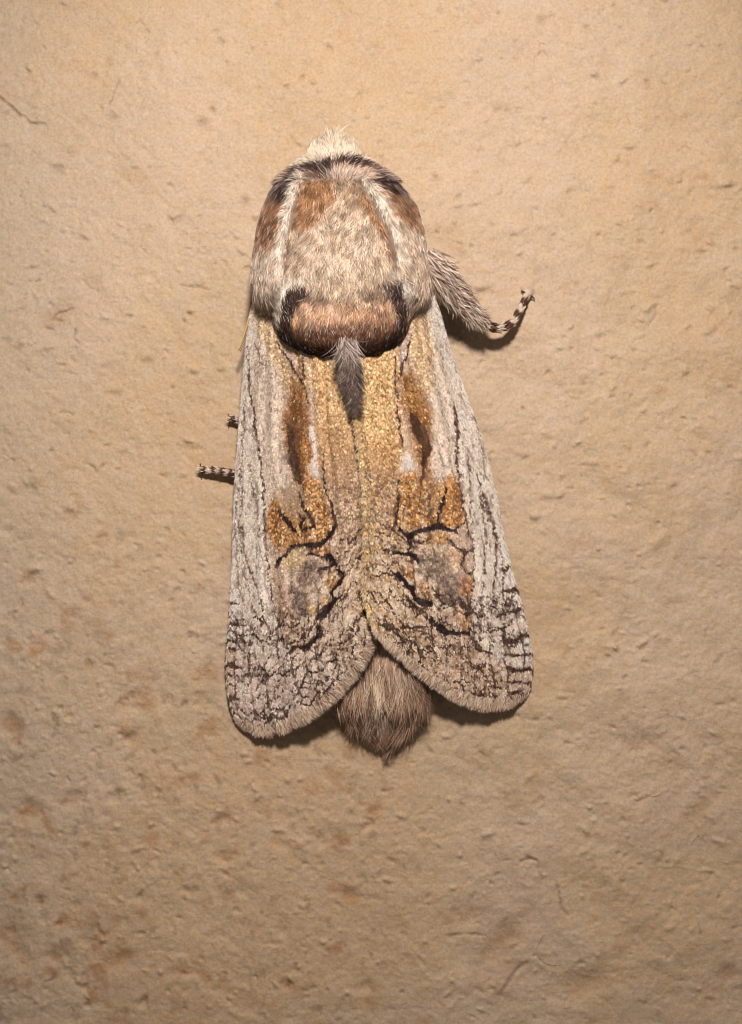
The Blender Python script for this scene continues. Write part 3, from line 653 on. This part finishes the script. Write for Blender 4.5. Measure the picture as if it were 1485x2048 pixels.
def body_samples(n, y0, y1, th0=-.25, th1=math.pi + .25):
    y = rng.uniform(y0, y1, n * 3)
    hw = ring(y)[1]; keep = rng.random(n * 3) < (hw + 30) / (hw.max() + 30)
    y = y[keep][:n]; th = rng.uniform(th0, th1, len(y))
    p = body_world(y, th); e = 1.0
    a = body_world(y + e, th) - body_world(y - e, th); b = body_world(y, th + .01) - body_world(y, th - .01)
    nn = unit(np.cross(b, a)); c0 = P(ring(y)[0], y, (ring(y)[2] + ring(y)[3]) / 2)
    nn *= np.sign(((p - c0) * nn).sum(-1))[:, None]
    q = body_pt(y, th)
    return y, th, p, nn, q[0], q[2]
def flow_vec(dx, dy): return np.stack([dx, np.zeros_like(dx), -dy], -1)
def hair_cols(cv, px, py, jit=5, var=.23):
    n = len(px)
    c = albedo(cv.at(px + rng.normal(0, jit, n), py + rng.normal(0, jit, n)))
    k = np.exp(rng.normal(0, var, n)); w = rng.random(n)
    c = c * k[:, None] * np.array((1.02, .98, .93))
    dk = w < .11; c[dk] *= .45
    lt = w > .93; c[lt] = c[lt] * .5 + albedo((232, 218, 204)) * .5
    return np.clip(c, .012, .84)

# thorax fur
y, th, p, nn, px, h = body_samples(76000, 338, 706)
fx = (px - 682) / 175; fx = np.sign(fx) * np.abs(fx) ** 1.3 * .55 * smooth(620, 420, y) - fx * .30 * smooth(590, 690, y)
swirl = (vn(px / 34, y / 34, 3) - .5) * 1.3
L = 11 + 10 * rng.random(len(y)); side_ = smooth(.78, .95, np.abs(px - 682) / 176)
L = L * (1 - .35 * smooth(640, 700, y)) + 26 * side_ * smooth(470, 560, y) * rng.random(len(y))
strands("thorax_fur", p, nn, flow_vec(fx + swirl, np.ones_like(fx)), L, 2.2, np.clip(hair_cols(TCV, px + .5 * L * fx, y + .55 * L, 2.5) * (.72 + .56 * smooth(.3, .7, vn(px / 6, y / 9, 7)))[:, None], .012, .84), body, lift=.28, jit=.30, K=3)
# collar: short upright hairs
y, th, p, nn, px, h = body_samples(7000, 318, 362)
strands("collar_fur", p, nn, flow_vec((px - 672) / 110, -np.ones_like(px) * .35), 15 + 8 * rng.random(len(y)), 2.3, hair_cols(TCV, px, y - 3, 3), body, lift=.9, jit=.35, K=3)
# head tuft: fans forward (up the wall)
y, th, p, nn, px, h = body_samples(7500, 277, 332)
ln = (14 + 15 * rng.random(len(y))) * (1 + 1.2 * np.exp(-((px - 668) / 11) ** 2) * (rng.random(len(y)) < .5))
strands("head_fur", p, nn, flow_vec((px - 668) / 120 + rng.normal(0, .12, len(px)), -np.ones_like(px)), ln, 2.2, hair_cols(TCV, px, np.minimum(y, 312) - 8, 3, .2), body, lift=.22, jit=.16, K=4)
# hair below the crest edge, overhanging the wing bases
y, th, p, nn, px, h = body_samples(5200, 676, 708, .15, math.pi - .15)
strands("crest_fur", p, nn, flow_vec(-(px - 688) / 190, np.ones_like(px)), 15 + 9 * rng.random(len(y)), 2.3, hair_cols(TCV, px, y + 4, 4), body, lift=.45, jit=.35, K=3, droop=.9)
# abdomen fur
y, th, p, nn, px, h = body_samples(30000, 1215, 1495)
mid = np.exp(-((px - 762) / 30) ** 2) * smooth(1250, 1300, y) * smooth(1450, 1380, y)
base = np.array(albedo((200, 160, 128)))[None] * (1 - mid[:, None]) + np.array(albedo((232, 192, 156)))[None] * mid[:, None]
patch = smooth(.50, .66, vn(px / 7, y / 55, 6))[:, None]; base = base * (1 - .6 * patch) + albedo((236, 204, 170)) * .6 * patch
patch = smooth(.52, .66, vn(px / 6, y / 48, 8))[:, None]; base = base * (1 - .75 * patch) + albedo((88, 56, 40)) * .75 * patch
base = np.clip(base * np.exp(rng.normal(0, .30, len(y)))[:, None], .012, .8)
e = (px - ring(y)[0]) / 90
strands("abdomen_fur", p, nn, flow_vec(e * .30 * smooth(1440, 1380, y) - e * .6 * smooth(1410, 1490, y) + (vn(px / 22, y / 40, 2) - .5) * .5, np.ones_like(e)), (48 + 22 * rng.random(len(y))) * (1 - .45 * smooth(1410, 1490, y)) * rng.choice([1, 1, 1, 1.35], len(y)), 2.4, base, body, lift=.13, jit=.13, K=5, curl=0.0)
# loose flank hairs flaring past the wing edges
m = 1300
sd = rng.choice([-1, 1], m); fy = rng.uniform(1290, 1440, m)
p = P(765 + sd * (np.interp(fy, [1290, 1370, 1440], [82, 80, 50]) + 6 * rng.random(m)), fy, rng.uniform(10, 50, m)); nn = unit(np.stack([sd * .8, -np.ones(m), np.zeros(m)], -1))
strands("flank_fur", p, nn, flow_vec(sd * rng.uniform(.0, .45, m), np.ones(m)), 30 + 20 * rng.random(m), 2.2, np.clip(albedo((190, 152, 122)) * np.exp(rng.normal(0, .35, m))[:, None], .012, .8), body, lift=.05, jit=.2, K=4, curl=.03)

# ---- wings
def wing_height(t, v):
    ridge = np.interp(v, [0, .1, .35, .7, 1], [208, 196, 166, 144, 138])
    edge = np.interp(v, [0, .1, .25, .6, 1], [130, 96, 58, 24, 8])
    pw = np.interp(v, [0, .5, .8, 1], [2.0, 1.55, 1.3, 1.02])
    return edge + (ridge - edge) * (1 - np.clip(t, 0, 1) ** pw)

class Wing:
    def __init__(s, inner, costa, outer, base, side):
        s.I, s.C, s.O, s.B, s.side = Curve(inner), Curve(costa), Curve(outer), Curve(base), side
    def plan(s, t, v):
        t_ = t[..., None]; v_ = v[..., None]
        ruled1 = s.I(v) * (1 - t_) + s.C(v) * t_
        ruled2 = s.B(t) * (1 - v_) + s.O(t) * v_
        p00, p10, p01, p11 = s.I(0.0), s.C(0.0), s.I(1.0), s.C(1.0)
        bil = p00 * (1 - t_) * (1 - v_) + p10 * t_ * (1 - v_) + p01 * (1 - t_) * v_ + p11 * t_ * v_
        return ruled1 + ruled2 - bil
    def relief(s, t, v):
        px = t * 250; ly = v * 850
        r = 0
        for k, (t0, t1, a) in enumerate([(.30, .22, 5), (.44, .36, -5), (.62, .40, 4), (.82, .62, 5), (.9, .78, 4), (.52, .5, 4), (.7, .9, 3)]):
            d = (t - (t0 + (t1 - t0) * v)) * 250
            r = r + a * np.exp(-(d / 6.5) ** 2) * smooth(0, .15, v)
        r = r + 7 * (fbm(px / 60, ly / 130, 5 + s.side, 2) - .5) + 2.5 * (vn(px / 12, ly / 22, 3) - .5)
        r = r + 9 * np.exp(-((t - .42) * 250 / 22) ** 2) * smooth(.05, .2, v) * smooth(.6, .4, v)      # swelling beside the fold
        r = r - 9 * np.exp(-((t - .30) * 250 / 10) ** 2) * smooth(.02, .12, v) * smooth(.5, .3, v)     # fold
        return r
    def world(s, t, v, dh=0.0):
        q = s.plan(t, v); h = wing_height(t, v) + s.relief(t, v) + dh
        h = h + (15 * smooth(.10, .01, t) if s.side else -10 * smooth(.10, 0, t)) * smooth(.16, .3, v)           # this wing's inner margin overlaps the other
        return P(q[..., 0], q[..., 1], h), q

LW = Wing(inner=[(694, 640), (706, 720), (716, 850), (726, 906), (733, 996), (734, 1086), (732, 1170), (738, 1220), (749, 1262)],
          costa=[(520, 575), (507, 610), (495, 680), (486, 770), (479, 860), (472, 950), (468, 1040), (465, 1140), (460, 1225), (454, 1300), (454, 1360), (463, 1418), (478, 1448)],
          outer=[(749, 1262), (741, 1288), (726, 1322), (704, 1354), (674, 1388), (640, 1417), (606, 1440), (570, 1456), (540, 1464), (508, 1462), (478, 1448)],
          base=[(694, 640), (640, 610), (575, 580), (520, 575)], side=0)
RW = Wing(inner=[(690, 640), (700, 720), (709, 850), (718, 906), (726, 996), (727, 1086), (725, 1170), (733, 1220), (748, 1262)],
          costa=[(850, 560), (872, 600), (888, 655), (906, 715), (934, 795), (960, 868), (985, 958), (1001, 1040), (1016, 1110), (1036, 1185), (1055, 1258), (1064, 1315), (1062, 1365), (1054, 1390)],
          outer=[(748, 1262), (764, 1276), (790, 1298), (818, 1324), (850, 1352), (888, 1380), (930, 1402), (975, 1413), (1020, 1408), (1054, 1390)],
          base=[(690, 640), (740, 610), (800, 575), (850, 560)], side=1)

def strigulae(w, n, seed):
    """short wavy dark cross-lines that net the outer third of each wing"""
    r = np.random.default_rng(seed)
    for k in range(n):
        v0 = 1 - .38 * r.random() ** 1.15; t0 = r.uniform(-.02, .92); ln = r.uniform(.07, .26)
        if v0 < .74 and .22 < t0 < .95: continue
        tt = np.linspace(t0, min(t0 + ln, 1.0), 7)
        vv = v0 + .010 * np.sin(tt * r.uniform(25, 60) + r.uniform(0, 6)) + r.normal(0, .004, 7) + (tt - t0) * r.uniform(-.06, .06)
        q = w.plan(np.clip(tt, 0, 1), np.clip(vv, 0, .995))
        WCV.stroke(q, r.uniform(1.9, 3.2), (66, 45, 34), r.uniform(.6, .95), 1.0, .4, .45)
        if r.random() < .5:                                     # a branch along the vein to the next line
            tb = np.full(4, tt[3]) + r.normal(0, .004, 4); vb = np.linspace(vv[3], vv[3] + r.uniform(.012, .03), 4)
            WCV.stroke(w.plan(np.clip(tb, 0, 1), np.clip(vb, 0, .995)), r.uniform(1.8, 2.8), (66, 46, 34), .85, 1.0, .4, .45)
marks = [g for g in WCV.log if np.mean(g[2]) < 62 and g[3] >= .7]      # the main black marks lie over the fine net
strigulae(LW, 140, 5); strigulae(RW, 150, 6)
for g in marks: WCV.stroke(*g[:3], g[3] * .9, 1.4, .25, .6)

def metal_of(c255):
    """golden scales shine like metal; pale and black ones do not"""
    r, g, b = c255[:, 0], c255[:, 1], c255[:, 2]
    return np.clip((r - b - 55) / 70, 0, 1) * np.clip((r - 90) / 70, 0, 1)

def wing_pattern(w, t, v, q):
    px, py = q[:, 0], q[:, 1]
    n = len(px)
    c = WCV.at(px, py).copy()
    a = t * 255; b = v * 850
    costal = smooth(.42, .62, t) * smooth(.95, .72, v)
    fine = smooth(.52, .74, vn(a / 2.0, b / 5.5, 14 + w.side)) * smooth(.30, .55, t)
    c = c * (1 - .26 * fine[:, None]) + np.array((120, 98, 86)) * .26 * fine[:, None]
    dash = smooth(.74, .84, vn(a / 3.0, b / 13, 9 + w.side)) * costal                       # fine grey dashes on the pale field
    c = c * (1 - .50 * dash[:, None]) + np.array((124, 104, 94)) * .50 * dash[:, None]
    distal = smooth(.55, .72, v + .12 * (vn(a / 40, b / 40, 2) - .5)) * smooth(.75, .62, t * smooth(.92, .7, v))
    inner = smooth(.20, .10, t) * smooth(.36, .5, v)
    lum = c.mean(1); ok = smooth(80, 130, lum)
    aw = a + 9 * (vn(a / 24, b / 60, 4 + w.side) - .5); colm = np.floor(aw / 21)
    ph = b / 15 + colm * .37 + 1.5 * vn(a / 15, b / 28, 6 + w.side) + .35 * vn(a / 6, b / 9, 3)
    fr = np.abs((ph % 1) - .5); brk = vn(a / 17, b / 12, 12 + w.side)
    net = np.maximum(smooth(.20, .09, fr) * smooth(.52, .68, brk) * .45, smooth(2.4, 1.0, np.abs((aw % 21) - 10.5)) * smooth(.25, .5, vn(a / 9, b / 30, 8)) * .8)
    k = (net * np.maximum(distal, inner * .8) * ok * .95)[:, None]
    c = c * (1 - k) + np.array((66, 46, 36)) * k
    lite = smooth(.52, .70, vn(a / 9, b / 12, 11)) * np.maximum(distal, inner * .5) * ok
    c = c * (1 - .6 * lite[:, None]) + np.array((234, 214, 190)) * .6 * lite[:, None]
    mott = smooth(.62, .75, vn(a / 5, b / 6, 13)) * np.maximum(distal * .35, .9 * smooth(.62, .45, t) * smooth(.40, .5, v)) * ok
    c = c * (1 - .34 * mott[:, None]) + np.array((104, 82, 66)) * .34 * mott[:, None]
    cell = smooth(.66, .5, t) * smooth(.42, .5, v) * ok; cr = smooth(.56, .70, vn(a / 5, b / 6, 15)) * cell * .6
    c = c * (1 - cr[:, None]) + np.array((238, 214, 184)) * cr[:, None]
    dkc = smooth(.60, .70, vn(a / 4.2, b / 5.5, 12)) * cell * .5 * smooth(.76, .68, v)
    c = c * (1 - dkc[:, None]) + np.array((88, 62, 46)) * dkc[:, None]
    c = np.where(c.mean(1, keepdims=True) > 110, np.minimum(c * np.array((1.06, 1.045, 1.03)), 253), c)
    gold = metal_of(c); gr = smooth(.50, .68, vn(a / 2.8, b / 4.2, 10)) * gold
    ga = .62 * gr[:, None]; c = c * (1 - ga) + (c * np.array((.50, .42, .34))) * ga
    return c

def build_wing(w):
    nt_, nv = 110, 300
    T, V = np.meshgrid(np.linspace(0, 1, nt_), np.linspace(0, 1, nv))
    t = T.ravel(); v = V.ravel()
    top, q = w.world(t, v); bot, _ = w.world(t, v, -2.5)
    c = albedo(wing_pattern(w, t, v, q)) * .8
    n = nt_ * nv; I = np.arange(n).reshape(nv, nt_)
    f = np.stack([I[:-1, :-1], I[1:, :-1], I[1:, 1:], I[:-1, 1:]], -1).reshape(-1, 4)
    if w.side: f = f
    fb = f[:, ::-1] + n
    rim = np.concatenate([I[0], I[1:, -1], I[-1, ::-1][1:], I[::-1, 0][1:-1]])
    rn = np.roll(rim, -1)
    fr = np.stack([rim, rn, rn + n, rim + n], -1)
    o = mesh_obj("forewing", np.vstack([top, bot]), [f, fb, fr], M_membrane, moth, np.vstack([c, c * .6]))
    # overlapping scales
    da, db = 2.1, 2.3
    ga, gb = int(262 / da), int(850 / db)
    tt, vv = np.meshgrid((np.arange(ga) + .5) / ga, (np.arange(gb) + .5) / gb)
    tt = (tt + rng.normal(0, .38, tt.shape) / ga).ravel(); vv = (vv + rng.normal(0, .42, vv.shape) / gb).ravel()
    k = (tt > 0) & (tt < 1) & (vv > .02) & (vv < .9995); tt = tt[k]; vv = vv[k]
    e = .004
    p, q = w.world(tt, vv, .6)
    q = w.plan(tt, np.clip(vv + 3.2 / 850, 0, 1))
    ta = w.world(np.clip(tt + e, 0, 1), vv)[0] - w.world(np.clip(tt - e, 0, 1), vv)[0]
    tv = w.world(tt, np.clip(vv + e, 0, 1))[0] - w.world(tt, np.clip(vv - e, 0, 1))[0]
    nn = unit(np.cross(ta, tv)); nn *= -np.sign(nn[:, 1:2])          # outwards, away from the wall
    d = unit(tv); s = unit(np.cross(d, nn))
    n = len(tt)
    ang = rng.normal(0, .30, n)[:, None]; d, s = d * np.cos(ang) + s * np.sin(ang), s * np.cos(ang) - d * np.sin(ang)
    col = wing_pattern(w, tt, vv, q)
    met = metal_of(col)
    roughness = .07 + .16 * met                                       # golden patches stand up more
    tilt = np.clip(rng.normal(roughness, .08 + .10 * met), -.05, .7)[:, None]; roll = rng.normal(0, .10 + .14 * met, n)[:, None]
    s2 = s * np.cos(roll) + nn * np.sin(roll)
    L = (5.2 + 2.0 * rng.random(n) + 2.4 * met)[:, None] * U; W = (2.7 + 1.1 * rng.random(n) + 1.3 * met)[:, None] * U
    upv = d * np.cos(tilt) + nn * np.sin(tilt)
    bend = nn * (L * .10)
    V5 = np.stack([p - s2 * W * .30, p + s2 * W * .30, p + upv * L * .6 + s2 * W * .5 + bend, p + upv * L * .6 - s2 * W * .5 + bend, p + upv * L + s2 * W * .12, p + upv * L - s2 * W * .12], 1)
    ca = albedo(col) * np.exp(rng.normal(.03 * met, .15 + .20 * met))[:, None]
    hi = rng.random(n) < .07 * met                                    # glints put into the colour of odd golden scales
    ca[hi] = ca[hi] * .3 + albedo((255, 226, 172)) * .7
    ca = np.clip(ca, .012, .84)
    C6 = np.repeat(np.c_[ca, met * .08][:, None], 6, 1); C6[:, :2, :3] *= .9
    b = (np.arange(n) * 6)[:, None]
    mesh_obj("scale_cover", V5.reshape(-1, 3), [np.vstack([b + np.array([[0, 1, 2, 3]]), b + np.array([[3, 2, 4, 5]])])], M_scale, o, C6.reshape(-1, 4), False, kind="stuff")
    # fringe along the outer margin
    m = 6500
    tt = np.sort(rng.random(m)); vv = np.full(m, .978) + rng.random(m) * .022
    notch = np.zeros(m, bool)
    p, q = w.world(tt, vv, rng.normal(0.5, 1.2, m))
    tv = w.world(tt, np.ones(m))[0] - w.world(tt, np.full(m, .985))[0]
    ta = w.world(np.clip(tt + .01, 0, 1), vv)[0] - w.world(np.clip(tt - .01, 0, 1), vv)[0]
    nn = unit(np.cross(ta, tv)); nn *= -np.sign(nn[:, 1:2])
    out = unit(np.cross(ta, nn)); out *= np.sign((out * tv).sum(-1))[:, None]
    if not w.side: notch = np.abs(q[:, 0] - 549) < 4.5
    clump = vn(tt * 46, tt * 0, 5)
    Lf = (6 + 9 * rng.random(m) + 3 * clump) * smooth(0, .02, tt) * (1 - .35 * smooth(.86, 1, tt))
    cb = np.where(rng.random(m)[:, None] < .22, albedo((190, 148, 116)), albedo((240, 204, 172)))
    cb = np.clip(cb * np.exp(rng.normal(0, .26, m))[:, None], 0, .8)
    kk = ~notch
    strands("fringe", p[kk], nn[kk], out[kk], Lf[kk], 2.6, cb[kk], o, lift=.07, jit=.24, K=3, droop=.0, tipc=.92)
    # fine hair-scales along the front edge
    m = 1500
    vv = rng.uniform(.06, .99, m); tt = np.full(m, .996)
    p, q = w.world(tt, vv, rng.normal(0, 1.5, m))
    tv = unit(w.world(tt, np.clip(vv + .01, 0, 1))[0] - w.world(tt, vv - .01)[0]); ta = unit(w.world(np.ones(m), vv)[0] - w.world(np.full(m, .98), vv)[0])
    nn = unit(np.cross(ta, tv)); nn *= -np.sign(nn[:, 1:2])
    cc = np.clip(albedo(WCV.at(q[:, 0], q[:, 1])) * np.exp(rng.normal(0, .3, m))[:, None], .012, .8)
    strands("edge_scales", p, nn, tv + .22 * ta, 9 + 5 * rng.random(m), 3.0, cc, o, lift=.06, jit=.10, K=3)
    return o
left_wing = build_wing(LW)
left_wing["label"] = "left forewing with a narrow notch in its lower fringe"
right_wing = build_wing(RW)
right_wing["label"] = "right forewing overlapping at the centre seam with golden hairs"

# golden hairs of the overlapping inner margin
m = 1300
v_ = rng.uniform(.30, .985, m); t_ = np.abs(rng.normal(0, .02, m))
p, q = RW.world(t_, v_, 1.0)
dn = unit(RW.world(t_, np.clip(v_ + .01, 0, 1))[0] - RW.world(t_, v_ - .01)[0]); ac = unit(RW.world(t_ + .02, v_)[0] - RW.world(t_, v_)[0])
nn = unit(np.cross(ac, dn)); nn *= -np.sign(nn[:, 1:2])
gc = np.where(rng.random(m)[:, None] < .5, albedo((224, 188, 130)), albedo((196, 168, 134))) * np.exp(rng.normal(0, .22, m))[:, None]
strands("margin_hairs", p, nn, dn - ac * rng.normal(.35, .25, m)[:, None], 7 + 6 * rng.random(m), 2.4, np.clip(gc, .02, .84), right_wing, lift=.10, jit=.2, K=3, metal=.1)

# dark tuft of long hairs trailing from the crest over the wing bases
m = 2000
u = rng.random(m) ** .85
tx = np.interp(u, [0, .25, .55, .8, 1], [692, 697, 703, 708, 711]); ty = 674 + u * 136
hw = np.interp(u, [0, .2, .5, .8, 1], [16, 20, 19, 12, 5]); off = np.clip(rng.normal(0, .5, m), -1.2, 1.2)
hh = np.interp(ty, [660, 690, 712, 740, 840], [242, 236, 225, 214, 196]) + 7 * np.exp(-off ** 2) * np.interp(u, [0, .5, 1], [1, 1, .2])
p = P(tx + off * hw, ty, hh); nn = unit(np.stack([off * .5, -np.ones(m), -.15 * np.ones(m)], -1))
tc_ = np.where(rng.random(m)[:, None] < np.interp(u, [0, .25, .5, 1], [.7, .4, .15, .08])[:, None], albedo((182, 162, 144)), albedo((104, 84, 72))) * np.exp(rng.normal(0, .35, m))[:, None]
strands("dorsal_tuft", p, nn, flow_vec(-off * .6 * u + rng.normal(.06, .2, m), np.ones(m)), (32 + 14 * rng.random(m)) * (1 - .35 * u), 2.3, np.clip(tc_, .012, .7), body, lift=.12, jit=.34, K=4, curl=.12)
m = 160                                                               # pale hairs between the wings below it
u = rng.random(m)
p, q = LW.world(np.abs(rng.normal(0.02, .02, m)), .26 + .3 * u, 3.0); nn = np.tile(np.array([[0, -1.0, 0]]), (m, 1))
strands("seam_hairs", p, nn, flow_vec(rng.normal(.1, .25, m), np.ones(m)), 18 + 10 * rng.random(m), 2.2, np.clip(albedo((192, 164, 134)) * np.exp(rng.normal(0, .25, m))[:, None], 0, .8), left_wing, lift=.08, jit=.15, K=3)

# ---- legs
BAND_L = albedo((226, 200, 172)); BAND_D = albedo((98, 68, 52))
def make_leg(path, radii, nseg, claw_dirs, label, upper=None):
    """path: plan points of the tarsus, base to tip"""
    if upper:
        uv, uf = tube(spline(upper[0], 8), np.interp(np.linspace(0, 1, len(spline(upper[0], 8))), np.linspace(0, 1, len(upper[1])), upper[1]), 12)
        root = mesh_obj("leg", uv, uf, M_leg, moth, np.tile(albedo((132, 104, 92)), (len(uv), 1)))
    else:
        root = bpy.data.objects.new("leg", None); root.empty_display_size = .001; COL.objects.link(root); root.parent = moth
    cur = Curve(path)
    bounds = np.linspace(0, 1, nseg + 1)
    for k in range(nseg):
        us = np.linspace(bounds[k], bounds[k + 1] + .015, 9)
        r = np.interp(us, np.linspace(0, 1, len(radii)), radii) * np.interp(np.linspace(0, 1, 9), [0, .15, .7, 1], [.72, .9, 1.08, .95])
        v_, f_ = tube(cur(np.clip(us, 0, 1)) + np.c_[np.zeros((9, 2)), np.zeros(9)], r, 10)
        tt = np.repeat(np.linspace(0, 1, 9), 10)
        mixv = smooth(.42, .62, tt + rng.normal(0, .06, 90))[:, None]
        c = BAND_D * (1 - mixv) + BAND_L * mixv
        c = np.vstack([c, BAND_D, BAND_L]) * np.exp(rng.normal(0, .15, 92))[:, None]
        mesh_obj("tarsus_segment", v_, f_, M_leg, root, c)
    m = 90 * nseg                                                      # flat scales clothing the tarsus
    u_ = rng.random(m); pt = cur(u_); tg = unit(cur(np.clip(u_ + .02, 0, 1)) - cur(np.clip(u_ - .02, 0, 1)))
    al = rng.uniform(-1.3, 1.3, m); rr = np.interp(u_, np.linspace(0, 1, len(radii)), radii)
    sx, sy = -tg[:, 1], tg[:, 0]
    p = P(pt[:, 0] + sx * rr * np.sin(al), pt[:, 1] + sy * rr * np.sin(al), pt[:, 2] + rr * np.cos(al))
    nn = unit(np.stack([sx * np.sin(al), -np.cos(al), -sy * np.sin(al)], -1))
    ph = (u_ * nseg) % 1; lt = (smooth(.40, .6, ph) > rng.random(m))[:, None]
    strands("tarsus_scales", p, nn, flow_vec(tg[:, 0], tg[:, 1]), 9 + 4 * rng.random(m), 3.2, np.where(lt, BAND_L, BAND_D) * np.exp(rng.normal(0, .2, m))[:, None], root, lift=.22, jit=.2, K=2)
    tip = np.array(path[-1], float)
    for dx, dy in claw_dirs:
        pts = [tip + (0, 0, 1), tip + (dx * .5, dy * .5, 4), tip + (dx, dy, 1.0), tip + (dx * 1.15, dy * 1.2 + 2, -1)]
        v_, f_ = tube(spline(pts, 4), np.linspace(2.6, .7, len(spline(pts, 4))), 6)
        mesh_obj("claw", v_, f_, M_leg, root, np.tile(albedo((86, 54, 38)), (len(v_), 1)))
    root["label"] = label
    return root

right_leg = make_leg([(952, 634, 72), (975, 650, 64), (1000, 656, 54), (1024, 645, 40), (1040, 620, 24), (1050, 600, 13), (1056, 588, 9)], [10.5, 10, 9.5, 8.5, 7.5, 7, 7], 5,
                     [(-12, -6), (12, 8)], "furry right leg with a black and cream banded foot", upper=([(840, 520, 124), (880, 562, 108), (920, 605, 90), (956, 636, 73)], [26, 24, 16, 10]))
# long fur on the right leg
m = 1700
u_ = rng.random(m) ** .9; up = Curve([(846, 515, 124), (880, 556, 110), (920, 600, 92), (952, 632, 75)])
pt = up(u_); al = rng.uniform(-1.5, 1.5, m); rr = np.interp(u_, [0, .4, 1], [30, 24, 10])
p = P(pt[:, 0] + .68 * rr * np.sin(al), pt[:, 1] - .72 * rr * np.sin(al), pt[:, 2] + rr * np.cos(al) * .8)
nn = unit(np.stack([.68 * np.sin(al), -np.cos(al), .72 * np.sin(al)], -1))
lc = np.where(rng.random(m)[:, None] < .62, albedo((224, 198, 172)), albedo((142, 114, 96))) * np.exp(rng.normal(0, .22, m))[:, None]
strands("leg_fur", p, nn, flow_vec(.78 + rng.normal(0, .1, m), .72 - .5 * np.sin(al)), (34 + 24 * rng.random(m)) * (1 - .3 * u_), 4.2, np.clip(lc, .02, .82), right_leg, lift=.16, jit=.22, K=4)

make_leg([(490, 950, 18), (465, 946, 15), (438, 942, 12), (415, 940, 9), (402, 938, 7)], [8, 7.5, 7, 6.5, 6], 5, [(-1, -10), (2, 11)], "banded left foot reaching straight out from under the wing")
make_leg([(492, 842, 14), (478, 840, 10), (463, 837, 8)], [7, 6.5, 6], 2, [(-6, -8), (-4, 9)], "small left foot just showing past the wing edge")

# ---- antenna, lying back along the left edge
ap = Curve([(560, 470, 96), (520, 560, 74), (503, 620, 88), (493, 655, 84), (484, 682, 80), (477, 700, 78)])
us = np.linspace(0, 1, 40)
v_, f_ = tube(ap(us), np.linspace(3.4, 1.4, 40), 8)
ant = mesh_obj("antenna", v_, f_, M_leg, moth, np.tile(albedo((226, 186, 112)), (len(v_), 1)))
for k in range(26):
    uu = .52 + .47 * k / 25; a = ap(uu); L = 13 * (1 - .45 * (k / 25))
    pts = [a, a + (L * .5, L * .45, 0), a + (L * .8, L * 1.0, -2)]
    v_, f_ = tube(spline(pts, 3), np.linspace(1.1, .5, len(spline(pts, 3))), 5)
    mesh_obj("comb_tooth", v_, f_, M_leg, ant, np.tile(albedo((74, 52, 40)), (len(v_), 1)))

# ------------------------------------------------------------------ loose bristles stuck in the paint
M_bristle = attr_mat("bristle", .5, .4)
for pts, lab in [([(1088, 1868, 2), (1076, 1890, 3), (1078, 1912, 3), (1092, 1926, 3), (1112, 1930, 2)], "pale curled bristle stuck in the wall paint near the lower edge"),
                 ([(1398, 1668, 2), (1392, 1676, 3), (1384, 1684, 2), (1382, 1690, 1)], "short straight pale bristle in the paint at the far right"),
                 ([(1306, 1592, 2), (1316, 1590, 3), (1324, 1584, 2)], "tiny curved pale bristle beside a wavy hairline crack")]:
    q = spline(pts, 8); q[:, 2] = [max(wall_h(a_ + dx, b_ + dy) for dx in (-3, 0, 3) for dy in (-3, 0, 3)) + .6 for a_, b_ in q[:, :2]]
    v_, f_ = tube(q, np.full(len(q), .8), 6)
    o = mesh_obj("bristle", v_, f_, M_bristle, None, np.tile(albedo((214, 180, 138)), (len(v_), 1)))
    o["label"] = lab; o["category"] = "bristle"; o["group"] = "bristles stuck in the wall paint"
